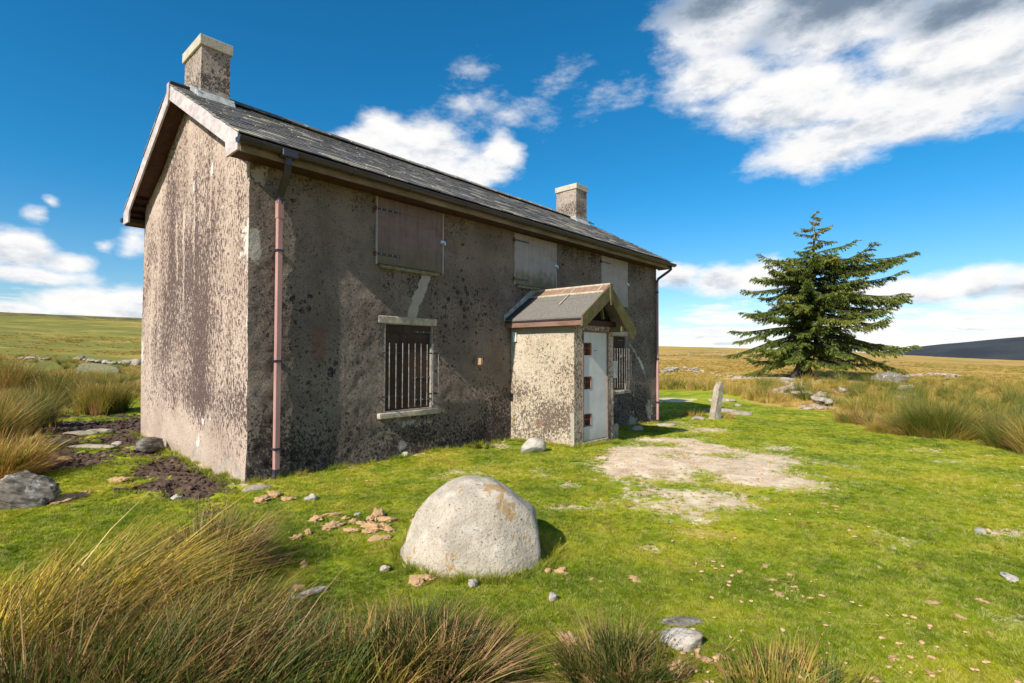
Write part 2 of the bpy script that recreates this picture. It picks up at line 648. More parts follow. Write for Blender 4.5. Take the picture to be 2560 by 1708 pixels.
# ------------------------------------------------------------------ materials
def mat_render(name, light, mid, dark, stretch, fleck_scale, bump_s, bump_d, bumps=95.0):
    m, k = new_mat(name)
    p = k.pos()
    big = k.noise(p, 1.3, 5, .6)
    fine = k.noise(p, 42, 4, .65)
    col = k.mix(k.smooth(big, .35, .65), light, mid)
    col = k.mix(k.math('MULTIPLY', k.smooth(fine, .42, .72), .45), col, tuple(c * .62 for c in mid))
    # coarse aggregate showing through; the speckle also paints in relief shading
    ag = k.noise(p, 85, 3, .7)
    col = k.mix(k.math('MULTIPLY', k.smooth(ag, .56, .68), .55), col, tuple(min(1, c * 1.45) for c in light))
    col = k.mix(k.math('MULTIPLY', k.smooth(ag, .44, .33), .65), col, tuple(c * .30 for c in mid))
    col = k.mix(k.math('MULTIPLY', k.smooth(k.noise(p, 6, 5, .65), .52, .70), .5), col, tuple(c * .50 for c in mid))
    # old flaking dark flecks, run down by rain
    ps = k.mapping(p, scale=stretch)
    n = k.noise(ps, fleck_scale, 5, .68, .4)
    n2 = k.noise(ps, fleck_scale * 3.1, 3, .6)
    nn = k.math('ADD', k.math('MULTIPLY', n, .7), k.math('MULTIPLY', n2, .3))
    st = k.attr('stain')
    thr = k.math('MULTIPLY_ADD', st, -.235, .635)
    fl = k.smooth(k.math('SUBTRACT', nn, thr), 0.0, .035)
    dcol = k.mix(k.noise(p, 14, 3, .6), dark, tuple(c * 1.35 for c in dark))
    col = k.mix(k.math('MULTIPLY', fl, .92), col, dcol)
    # black lichen discs
    vo = k.voronoi(k.vmath('ADD', p, k.vmath('SCALE', k.noise(p, 18, 3, .6, color=True), scale=.08)), 6.5)
    li = k.attr('lichen')
    spot = k.math('MULTIPLY', k.smooth(k.math('SUBTRACT', k.math('MULTIPLY', li, .46), vo), 0, .05), k.smooth(k.noise(p, 60, 2), .36, .5))
    col = k.mix(k.math('MULTIPLY', spot, .9), col, (.022, .02, .022))
    # ochre lichen and moss
    och = k.attr('ochre')
    on = k.smooth(k.math('ADD', k.math('MULTIPLY', k.noise(p, 9, 5, .65), 1.0), k.math('MULTIPLY_ADD', och, .5, -.5)), .42, .56)
    col = k.mix(k.math('MULTIPLY', on, k.math('MINIMUM', k.math('MULTIPLY', och, 2), .85)), col, k.mix(k.noise(p, 30, 2), (.36, .22, .05), (.20, .13, .04)))
    mo = k.attr('moss')
    mn = k.smooth(k.math('ADD', k.noise(p, 12, 5, .7), k.math('MULTIPLY_ADD', mo, .5, -.5)), .42, .6)
    col = k.mix(k.math('MULTIPLY', mn, k.math('MINIMUM', k.math('MULTIPLY', mo, 2), .85)), col, k.mix(k.noise(p, 40, 2), (.10, .12, .025), (.16, .13, .03)))
    br = k.attr('brick')
    brn = k.smooth(k.math('ADD', br, k.math('MULTIPLY_ADD', k.noise(p, 20, 3), .6, -.3)), .4, .6)
    col = k.mix(k.math('MULTIPLY', brn, .5), col, (.24, .12, .085))
    # smooth cement repairs
    pa = k.attr('patch')
    pw = k.math('ADD', k.math('MULTIPLY', k.noise(p, 6.5, 6, .7), 2.0), k.math('MULTIPLY_ADD', k.noise(p, 30, 3, .6), .5, -1.25))
    pn = k.smooth(k.math('ADD', pa, pw), .42, .58)
    pn = k.math('MULTIPLY', pn, k.smooth(pa, .08, .2))
    ccol = k.mix(k.noise(p, 5, 4), (.40, .365, .315), (.27, .245, .21))
    ccol = k.mix(k.math('MULTIPLY', k.smooth(k.noise(p, 70, 3, .7), .55, .75), .5), ccol, (.17, .155, .135))
    col = k.mix(pn, col, ccol)
    wh = k.attr('white')
    wn = k.math('MULTIPLY', k.smooth(k.math('ADD', wh, pw), .42, .55), k.smooth(wh, .08, .2))
    col = k.mix(wn, col, (.62, .58, .50))
    h = k.math('ADD', k.math('MULTIPLY', k.noise(p, bumps, 4, .6), .6), k.math('MULTIPLY', k.noise(p, 24, 4, .6), .9))
    h = k.math('SUBTRACT', h, k.math('MULTIPLY', fl, .12))
    h = k.mix(pn, h, k.math('MULTIPLY_ADD', k.noise(p, 22, 5, .6), .25, .6))
    nb = k.bump(h, bump_s, bump_d)
    return finish(m, k, col, .93, nb, spec=.15)


M = {}
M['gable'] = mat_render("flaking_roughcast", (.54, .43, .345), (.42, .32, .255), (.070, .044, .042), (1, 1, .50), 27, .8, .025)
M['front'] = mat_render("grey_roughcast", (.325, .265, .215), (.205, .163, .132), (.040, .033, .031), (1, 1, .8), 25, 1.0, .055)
M['porch'] = mat_render("pale_roughcast", (.56, .48, .37), (.45, .37, .27), (.085, .062, .048), (1, 1, .8), 30, .8, .018)
M['chimney'] = mat_render("chimney_render", (.40, .335, .27), (.31, .25, .20), (.06, .045, .04), (1, 1, .8), 24, .9, .02)


def mat_simple(name, c1, c2, scale=8, rough=.85, bump=.3, bd=.006, detail=5, stretch=(1, 1, 1), spec=.25, metallic=0, world=True, lo=.35, hi=.65):
    m, k = new_mat(name)
    p = k.pos() if world else k.objco()
    p = k.mapping(p, scale=stretch)
    n = k.noise(p, scale, detail, .62)
    col = k.mix(k.smooth(n, lo, hi), c1, c2)
    nb = k.bump(k.noise(p, scale * 4, 4, .65), bump, bd)
    return finish(m, k, col, rough, nb, spec=spec, metallic=metallic)


M['cement'] = mat_simple("cement_cap", (.47, .42, .33), (.37, .33, .26), 9, .92, .5, .01)
M['sill'] = mat_simple("sill_concrete", (.46, .40, .315), (.27, .23, .17), 11, .92, .5, .01)
M['mossy_sill'] = mat_simple("mossy_sill", (.20, .19, .12), (.11, .11, .05), 14, .92, .6, .01)
M['barge'] = mat_simple("weathered_white_timber", (.50, .45, .44), (.36, .31, .30), 9, .8, .35, .004, stretch=(1, .5, 1))
M['brown_timber'] = mat_simple("dark_brown_timber", (.075, .036, .028), (.045, .024, .02), 8, .75, .3, .004)
M['fascia'] = mat_simple("fascia_timber", (.25, .20, .15), (.15, .115, .085), 7, .8, .3, .004, stretch=(.3, 1, 1))
M['gutter'] = mat_simple("brown_gutter", (.026, .024, .036), (.046, .041, .058), 5, .30, .1, .002, stretch=(.4, 1, 1), spec=.5)
M['pipe'] = mat_simple("faded_pink_pipe", (.42, .25, .225), (.34, .19, .17), 6, .6, .12, .002, stretch=(1, 1, .2), spec=.3)
M['pipe_far'] = mat_simple("faded_pipe_far", (.40, .24, .235), (.30, .17, .16), 6, .6, .12, .002, stretch=(1, 1, .2), spec=.3)
M['iron'] = mat_simple("black_iron", (.018, .018, .022), (.035, .028, .026), 20, .55, .2, .002, spec=.5)
M['bar'] = mat_simple("grille_bar", (.24, .225, .215), (.10, .075, .06), 25, .55, .25, .002, spec=.5)
M['rust'] = mat_simple("rust", (.20, .07, .03), (.09, .035, .02), 30, .9, .5, .003)
M['galv'] = mat_simple("galvanised_bolt", (.55, .56, .57), (.42, .43, .44), 30, .35, .2, .002, spec=.6, metallic=.7)
M['lead'] = mat_simple("lead_flashing", (.40, .42, .40), (.22, .24, .235), 8, .6, .4, .006)
M['terracotta'] = mat_simple("terracotta_pot", (.36, .10, .055), (.26, .07, .045), 9, .8, .2, .004)
M['felt'] = mat_simple("mineral_felt", (.215, .195, .17), (.105, .096, .085), 60, .95, .9, .004, detail=3)
M['felt_brown'] = mat_simple("brown_ridge_felt", (.28, .175, .125), (.20, .12, .085), 12, .9, .6, .004)
M['batten'] = mat_simple("pale_batten", (.46, .40, .30), (.34, .28, .19), 14, .85, .4, .004)
M['brown_fascia'] = mat_simple("brown_board", (.22, .13, .10), (.15, .085, .065), 9, .8, .3, .004, stretch=(1, .3, 1))
M['white_box'] = mat_simple("white_plastic", (.75, .75, .73), (.66, .66, .64), 6, .5, .05, .002)
M['stub'] = mat_simple("cut_timber", (.40, .26, .14), (.30, .18, .09), 14, .8, .3, .004)
M['notice'] = mat_simple("pale_notice", (.55, .62, .60), (.45, .55, .53), 9, .5, .05, .002)
M['dark_in'] = mat_simple("dark_inside", (.012, .011, .010), (.02, .018, .016), 8, .9, .1, .002)  # near-black paint for the unlit hollows of the porch
M['orange_edge'] = mat_simple("orange_steel", (.42, .115, .04), (.30, .075, .03), 14, .6, .2, .002)
M['block'] = mat_simple("concrete_block", (.30, .27, .225), (.20, .18, .15), 12, .95, .7, .012)
M['step'] = mat_simple("worn_step", (.36, .31, .255), (.22, .185, .15), 10, .95, .7, .012)


def mat_slate():
    m, k = new_mat("slate")
    p = k.pos()
    v = k.attr('tone')
    pal = k.ramp(v, [(0, (.075, .072, .070)), (.3, (.125, .118, .110)), (.6, (.18, .166, .150)), (.84, (.25, .228, .195)), (.92, (.42, .38, .28)), (1, (.085, .10, .14))])
    n = k.noise(k.mapping(p, scale=(.5, 1, 1)), 17, 5, .65)
    col = k.mix(k.smooth(n, .45, .72), pal, k.mix(.5, pal, (.32, .29, .24)))
    ln = k.smooth(k.noise(p, 34, 4, .6), .68, .74)
    col = k.mix(k.math('MULTIPLY', ln, .35), col, (.42, .40, .31))
    nb = k.bump(k.noise(k.mapping(p, scale=(.4, 1, 1)), 60, 4, .6), .5, .006)
    return finish(m, k, col, .68, nb, spec=.32)


M['slate'] = mat_slate()


def mat_board(name, c1, c2, green):
    """plywood shutter with rain streaks; mossy towards its lower edge where water sits"""
    m, k = new_mat(name)
    p = k.objco()
    st = k.noise(k.mapping(p, scale=(1, 1, .10)), 16, 5, .65)
    gr = k.noise(k.mapping(p, scale=(.12, 1, 1)), 22, 4, .6)
    col = k.mix(k.smooth(k.math('ADD', k.math('MULTIPLY', st, .5), k.math('MULTIPLY', k.noise(p, 2.5, 4, .6), .5)), .35, .68), c1, c2)
    col = k.mix(k.math('MULTIPLY', k.smooth(gr, .5, .75), .30), col, tuple(c * .5 for c in c2))
    x, y, z = k.sep(p)
    low = k.smooth(k.math('ADD', z, k.math('MULTIPLY_ADD', k.noise(p, 7, 4), .5, -.25)), .42, .02)
    col = k.mix(k.math('MULTIPLY', low, green), col, (.12, .115, .055))
    nb = k.bump(st, .35, .004)
    return finish(m, k, col, .82, nb, spec=.2)


M['board_brown'] = mat_board("brown_board_shutter", (.20, .145, .135), (.125, .088, .082), .6)
M['board_grey'] = mat_board("grey_board_shutter", (.35, .32, .305), (.25, .225, .215), .9)
M['board_grey_far'] = mat_board("grey_board_shutter_far", (.37, .34, .325), (.28, .25, .24), .25)
M['board_dark'] = mat_board("dark_plank", (.070, .044, .031), (.035, .022, .016), .0)


def mat_door():
    m, k = new_mat("painted_steel_door")
    p = k.objco()
    n = k.noise(p, 3.5, 5, .6)
    col = k.mix(k.smooth(n, .35, .7), (.52, .53, .50), (.44, .45, .43))
    st = k.noise(k.mapping(p, scale=(1, 1, .07)), 26, 4, .6)
    col = k.mix(k.math('MULTIPLY', k.smooth(st, .56, .8), .3), col, (.30, .28, .24))
    x, y, z = k.sep(p)
    low = k.smooth(k.math('ADD', z, k.math('MULTIPLY', k.noise(p, 6, 4), .35)), .45, .12)
    col = k.mix(k.math('MULTIPLY', low, .5), col, (.33, .29, .22))
    sp = k.smooth(k.noise(p, 30, 3), .70, .74)
    col = k.mix(k.math('MULTIPLY', sp, .7), col, (.22, .16, .11))
    nb = k.bump(k.noise(p, 5, 3), .25, .01)
    return finish(m, k, col, .45, nb, spec=.4)


M['door'] = mat_door()


def mat_mossy_wood():
    m, k = new_mat("mossy_bargeboard")
    p = k.pos()
    n = k.noise(p, 5, 5, .65)
    col = k.ramp(n, [(.30, (.19, .135, .085)), (.47, (.145, .115, .06)), (.60, (.10, .10, .025)), (.75, (.16, .15, .03))])
    col = k.mix(k.math('MULTIPLY', k.smooth(k.noise(p, 40, 4), .5, .75), .5), col, (.05, .04, .03))
    nb = k.bump(k.noise(p, 45, 4), .5, .006)
    return finish(m, k, col, .9, nb, spec=.2)


M['mossy_wood'] = mat_mossy_wood()


def mat_granite(name, light, mid, dark, lichen=.5, orange=.4, streak=None):
    m, k = new_mat(name)
    p = k.objco()
    oi = k.node('ShaderNodeObjectInfo')
    p = k.vmath('ADD', p, k.comb(k.math('MULTIPLY', oi.outputs['Random'], 37.0), 0.0, 0.0))
    q = k.mapping(p, scale=streak) if streak else p
    n = k.noise(q, 5, 6, .65)
    col = k.mix(k.smooth(n, .35, .65), light, mid)
    sp = k.noise(q, 70, 3, .7)
    col = k.mix(k.math('MULTIPLY', k.smooth(sp, .52, .70), .75), col, dark)
    pit = k.smooth(k.noise(p, 26, 4, .7), .63, .70)
    col = k.mix(k.math('MULTIPLY', pit, .85), col, tuple(c * .45 for c in dark))
    wl = k.smooth(k.noise(p, 8, 5, .6), .58, .64)
    col = k.mix(k.math('MULTIPLY', wl, lichen), col, (.60, .57, .51))
    ol = k.smooth(k.noise(k.vmath('ADD', p, (3.1, 1.7, .3)), 3.4, 6, .7), .56, .60)
    col = k.mix(k.math('MULTIPLY', ol, orange), col, k.mix(k.noise(p, 40, 2), (.30, .185, .075), (.40, .27, .13)))
    h = k.math('ADD', k.math('MULTIPLY', k.noise(q, 22, 5, .65), 1.0), k.math('MULTIPLY', sp, .35))
    h = k.math('SUBTRACT', h, k.math('MULTIPLY', pit, .4))
    nb = k.bump(h, .8, .018)
    return finish(m, k, col, .92, nb, spec=.15)


M['granite'] = mat_granite("boulder_granite", (.47, .41, .33), (.35, .30, .235), (.10, .085, .068), .32, .95)
M['stone'] = mat_granite("field_stone", (.40, .345, .275), (.26, .22, .17), (.11, .09, .07), .25, .45)
M['stone_white'] = mat_granite("pale_stone", (.46, .42, .36), (.30, .27, .225), (.12, .105, .09), .30, .25)
M['stone_dark'] = mat_granite("layered_stone", (.26, .235, .195), (.075, .065, .053), (.028, .024, .02), .45, .15, streak=(1.2, 1.2, 6.0))


# turf colour shared by the soil beneath and the blades
def turf_group():
    gt = bpy.data.node_groups.new("turf_colour", 'ShaderNodeTree')
    gt.interface.new_socket("Position", in_out='INPUT', socket_type='NodeSocketVector')
    gt.interface.new_socket("Color", in_out='OUTPUT', socket_type='NodeSocketColor')
    k = NT(gt)
    gi = k.node('NodeGroupInput')
    go = k.node('NodeGroupOutput')
    x, y, z = k.sep(gi.outputs[0])
    p = k.comb(x, y, 0.0)
    a = k.noise(p, .55, 4, .6)
    b = k.noise(p, 2.1, 4, .6)
    c = k.noise(p, 9.0, 3, .6)
    v = k.math('ADD', k.math('MULTIPLY', a, .55), k.math('MULTIPLY', b, .45))
    col = k.ramp(v, [(.32, (.085, .15, .008)), (.43, (.165, .24, .010)), (.50, (.27, .325, .013)), (.58, (.39, .385, .022)), (.66, (.47, .40, .06)), (.76, (.50, .38, .12))])
    dr = k.smooth(k.math('ADD', k.math('MULTIPLY', b, .5), k.math('MULTIPLY', c, .5)), .53, .68)
    col = k.mix(k.math('MULTIPLY', dr, .6), col, (.30, .22, .085))
    k.l.new(col, go.inputs[0])
    return gt


TURF = turf_group()


def mat_ground():
    m, k = new_mat("moorland_ground")
    p = k.pos()
    x, y, z = k.sep(p)
    p2 = k.comb(x, y, 0.0)
    g = k.node('ShaderNodeGroup')
    g.node_tree = TURF
    k.l.new(p, g.inputs[0])
    turf = k.mix(k.math('MULTIPLY', k.smooth(k.noise(p2, 45, 4, .7), .4, .75), .55), g.outputs[0], (.10, .085, .03))
    # open moor: green sward, straw coloured grass, dark heather
    a = k.noise(p2, .028, 5, .62, .3)
    b = k.noise(p2, .11, 5, .65, .3)
    c = k.noise(p2, .8, 5, .7)
    left = k.smooth(k.math('SUBTRACT', y, k.math('MULTIPLY', x, 1.15)), -5.0, 25.0)
    v = k.math('ADD', k.math('ADD', k.math('MULTIPLY', a, .45), k.math('MULTIPLY', b, .35)), k.math('MULTIPLY', c, .20))
    v = k.math('ADD', v, k.math('MULTIPLY_ADD', left, .125, -.045))
    moor = k.ramp(v, [(.38, (.52, .31, .10)), (.47, (.42, .275, .075)), (.53, (.29, .245, .05)), (.60, (.185, .185, .036)), (.70, (.15, .155, .032))])
    hea = k.smooth(k.math('ADD', k.math('MULTIPLY', k.noise(p2, .05, 4, .6, 1.0), .5), k.math('MULTIPLY', k.noise(p2, .5, 4, .7), .5)), .545, .60)
    moor = k.mix(k.math('MULTIPLY', hea, .75), moor, (.085, .058, .030))
    moor = k.mix(k.math('MULTIPLY', k.smooth(k.noise(p2, 3.5, 4, .7), .45, .75), .5), moor, (.13, .095, .035))
    dd = k.vmath('LENGTH', k.vmath('SUBTRACT', p2, (float(CAM[0]), float(CAM[1]), 0.0)))
    crest = k.math('MULTIPLY', k.math('MULTIPLY', k.smooth(dd, 285, 335), left), k.smooth(b, .40, .52))
    moor = k.mix(k.math('MULTIPLY', crest, .8), moor, (.075, .055, .028))
    yard = k.attr('yard')
    col = k.mix(k.smooth(yard, .3, .7), moor, turf)
    # pale bare earth and grit
    bn = k.math('ADD', k.attr('bare'), k.math('MULTIPLY_ADD', k.noise(p2, 9, 6, .75), 1.5, -.78))
    bmask = k.smooth(bn, .32, .70)
    bcol = k.ramp(k.noise(p2, 3.0, 6, .7), [(.3, (.40, .28, .17)), (.5, (.60, .47, .33)), (.66, (.78, .65, .50))])
    bcol = k.mix(k.math('MULTIPLY', k.smooth(k.noise(p2, 60, 3, .7), .55, .7), .6), bcol, (.22, .165, .11))
    col = k.mix(bmask, col, bcol)
    mn = k.math('ADD', k.attr('mud'), k.math('MULTIPLY_ADD', k.noise(p2, 9, 5, .7), .8, -.4))
    mmask = k.smooth(mn, .38, .62)
    mcol = k.ramp(k.noise(p2, 16, 5, .7), [(.3, (.055, .036, .026)), (.55, (.115, .075, .052)), (.72, (.22, .15, .10))])
    col = k.mix(mmask, col, mcol)
    h = k.math('ADD', k.math('MULTIPLY', k.noise(p2, 38, 5, .7), .6), k.noise(p2, 11, 5, .65))
    nb = k.bump(h, .6, .025)
    return finish(m, k, col, .96, nb, spec=.1)


M['ground'] = mat_ground()


def leaf_shader(m, k, col, trans=.35, rough=.6, spec=.2):
    b = k.node('ShaderNodeBsdfPrincipled')
    k.put(b.inputs['Base Color'], col)
    b.inputs['Roughness'].default_value = rough
    b.inputs['Specular IOR Level'].default_value = spec
    t = k.node('ShaderNodeBsdfTranslucent')
    k.put(t.inputs['Color'], col)
    mx = k.node('ShaderNodeMixShader')
    mx.inputs[0].default_value = trans
    k.l.new(b.outputs[0], mx.inputs[1])
    k.l.new(t.outputs[0], mx.inputs[2])
    o = k.node('ShaderNodeOutputMaterial')
    k.l.new(mx.outputs[0], o.inputs[0])
    return m


def mat_turf_blades():
    m, k = new_mat("turf_blades")
    g = k.node('ShaderNodeGroup')
    g.node_tree = TURF
    k.l.new(k.pos(), g.inputs[0])
    v = k.attr('tone')
    col = k.mix(k.smooth(v, .55, 1.0), g.outputs[0], k.mix(.6, g.outputs[0], (.60, .52, .18)))
    col = k.mix(k.smooth(v, .35, 0.0), col, k.mix(.5, col, (.05, .11, .01)))
    return leaf_shader(m, k, col, .4, .8, .05)


M['turf'] = mat_turf_blades()


def mat_rush(name, stops, objvar=.12):
    m, k = new_mat(name)
    v = k.attr('tone')
    oi = k.node('ShaderNodeObjectInfo')
    v = k.math('ADD', v, k.math('MULTIPLY_ADD', oi.outputs['Random'], objvar * 2, -objvar))
    col = k.ramp(v, stops)
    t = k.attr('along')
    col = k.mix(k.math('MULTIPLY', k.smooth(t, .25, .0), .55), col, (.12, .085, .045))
    tip = k.math('MULTIPLY', k.smooth(t, .72, 1.0), k.smooth(v, .3, .55))
    col = k.mix(k.math('MULTIPLY', tip, .55), col, (.30, .16, .065))
    return leaf_shader(m, k, col, .30, .5, .3)


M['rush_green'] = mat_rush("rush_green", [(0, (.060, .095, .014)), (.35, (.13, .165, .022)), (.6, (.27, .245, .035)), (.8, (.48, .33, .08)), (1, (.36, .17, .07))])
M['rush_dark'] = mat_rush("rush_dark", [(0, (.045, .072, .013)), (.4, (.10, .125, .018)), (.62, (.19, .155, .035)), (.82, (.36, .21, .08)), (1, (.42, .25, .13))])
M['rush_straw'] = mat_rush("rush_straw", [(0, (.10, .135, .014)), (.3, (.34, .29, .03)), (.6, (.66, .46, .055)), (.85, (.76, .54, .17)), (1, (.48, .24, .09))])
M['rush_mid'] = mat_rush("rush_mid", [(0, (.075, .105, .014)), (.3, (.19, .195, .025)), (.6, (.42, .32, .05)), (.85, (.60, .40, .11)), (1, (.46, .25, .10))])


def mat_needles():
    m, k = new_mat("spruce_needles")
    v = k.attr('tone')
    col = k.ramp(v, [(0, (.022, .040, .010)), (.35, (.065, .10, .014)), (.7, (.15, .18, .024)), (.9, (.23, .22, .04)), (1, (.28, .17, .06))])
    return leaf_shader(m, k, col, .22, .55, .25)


M['needles'] = mat_needles()
M['bark'] = mat_simple("spruce_bark", (.055, .042, .036), (.028, .022, .020), 5, .95, .8, .03, stretch=(1, 1, .3))
M['bark_pale'] = mat_simple("bare_leader", (.32, .27, .22), (.20, .165, .13), 8, .9, .4, .01, stretch=(1, 1, .3))
M['dung'] = mat_simple("dry_clod", (.60, .40, .21), (.40, .24, .115), 26, .95, .6, .010, world=False)
M['shaded_hill'] = mat_simple("cloud_shaded_hill", (.022, .027, .034), (.040, .046, .052), .006, 1, .0, .01)  # cloud shadow and bluish haze put into the hill's base colour

# ------------------------------------------------------------------ ground sheet
def axis(lo, hi, fine, far, grow=1.085):
    a = list(np.arange(lo, hi, fine))
    s, p, neg = fine, lo, []
    while p > -far:
        s *= grow
        p -= s
        neg.append(p)
    s, p, posv = fine, a[-1], []
    while p < far:
        s *= grow
        p += s
        posv.append(p)
    return np.array(neg[::-1] + a + posv)


def build_ground():
    xs = axis(-4.5, 13.5, .06, 3200)
    ys = axis(-8.0, 6.5, .06, 3200)
    X, Y = np.meshgrid(xs, ys)
    near = (np.abs(X) < 60) & (np.abs(Y) < 60)
    mud = np.zeros_like(X)
    bare = np.zeros_like(X)
    yard = np.zeros_like(X)
    m_, b_, y_ = masks(X[near], Y[near])
    mud[near], bare[near], yard[near] = m_, b_, y_
    Z = ground(X, Y)
    Z = Z - mud * .05 + mud * fbm(X * 6, Y * 6, 4, 91, .6) * .10 - bare * .012
    Z = Z + (1 - yard) * near * sstep(np.hypot(X - 3, Y), 60, 8) * fbm(X * 1.4, Y * 1.4, 3, 92) * .05
    ny, nx = X.shape
    idx = np.arange(nx * ny).reshape(ny, nx)
    f = np.stack([idx[:-1, :-1].ravel(), idx[:-1, 1:].ravel(), idx[1:, 1:].ravel(), idx[1:, :-1].ravel()], 1)
    me = make_mesh("ground", np.stack([X.ravel(), Y.ravel(), Z.ravel()], 1), f, M['ground'], True,
                   {'mud': mud.ravel(), 'bare': bare.ravel(), 'yard': yard.ravel()})
    return tag(add("ground", me), kind='structure')


build_ground()


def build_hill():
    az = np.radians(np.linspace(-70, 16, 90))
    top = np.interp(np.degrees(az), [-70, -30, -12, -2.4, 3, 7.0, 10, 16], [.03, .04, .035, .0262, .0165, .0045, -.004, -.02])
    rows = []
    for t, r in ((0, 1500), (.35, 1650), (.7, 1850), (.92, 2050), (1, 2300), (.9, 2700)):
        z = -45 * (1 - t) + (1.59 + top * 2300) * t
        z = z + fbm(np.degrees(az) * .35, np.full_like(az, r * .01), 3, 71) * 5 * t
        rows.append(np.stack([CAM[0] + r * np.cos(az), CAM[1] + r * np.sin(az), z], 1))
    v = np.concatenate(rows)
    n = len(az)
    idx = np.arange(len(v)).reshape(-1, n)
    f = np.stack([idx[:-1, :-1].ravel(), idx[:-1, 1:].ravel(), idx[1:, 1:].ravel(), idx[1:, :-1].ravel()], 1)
    return tag(add("hill", make_mesh("hill", v, f, M['shaded_hill'], True)), kind='structure')


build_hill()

# ------------------------------------------------------------------ farmhouse
L, D = 10.93, 4.83
MID = D / 2
OV = .27                     # verge overhang
Y_EAVE, Z_EAVE = -.36, 4.165  # lower edge of the slates
RZ = 5.70                    # ridge line of the slates
PITCH = (RZ - Z_EAVE) / (MID - Y_EAVE)
house = tag(empty("farmhouse"), "two storey roughcast farmhouse with slate roof, boarded windows and small porch", "farmhouse")


def roof_z(y):
    return RZ - PITCH * np.abs(np.asarray(y, float) - MID)


def ell(u, v, cu, cv, ru, rv, p=2.0):
    return np.clip(1.0 - ((np.abs(u - cu) / ru) ** p + (np.abs(v - cv) / rv) ** p) ** (1 / p), 0, 1)


def seg_mask(u, v, pts, w):
    m = np.zeros_like(u)
    for (a, b), (c, d) in zip(pts[:-1], pts[1:]):
        dx, dy = c - a, d - b
        t = np.clip(((u - a) * dx + (v - b) * dy) / (dx * dx + dy * dy), 0, 1)
        m = np.maximum(m, np.clip(1 - np.hypot(u - a - t * dx, v - b - t * dy) / w, 0, 1))
    return m


def corner_wob(z):
    return fbm(z * 2.1, z * 0 + 3.3, 3, 201) * .02, fbm(z * 1.7, z * 0 + 8.3, 3, 202) * .016


def wall_mesh(name, mat, us, vs, to3d, disp, attrs, holes=()):
    Uu, V = np.meshgrid(us, vs)
    d = disp(Uu, V)
    P = to3d(Uu, V, d)
    at = {kk: vv.ravel() for kk, vv in attrs(Uu, P[..., 2]).items()}
    ny, nx = Uu.shape
    idx = np.arange(nx * ny).reshape(ny, nx)
    cu = .5 * (Uu[:-1, :-1] + Uu[1:, 1:])
    cv = .5 * (P[:-1, :-1, 2] + P[1:, 1:, 2])
    keep = np.ones_like(cu, bool)
    for (a, b, c, e) in holes:
        keep &= ~((cu > a) & (cu < b) & (cv > c) & (cv < e))
    f = np.stack([idx[:-1, :-1], idx[:-1, 1:], idx[1:, 1:], idx[1:, :-1]], -1)[keep]
    return make_mesh(name, P.reshape(-1, 3), f, mat, True, at)


def snap(arr, vals):
    arr = np.array(arr)
    for v in vals:
        arr[np.argmin(np.abs(arr - v))] = v
    return arr


G1 = (2.015, 2.912, .714, 2.048)
G2 = (8.40, 9.24, .714, 2.048)


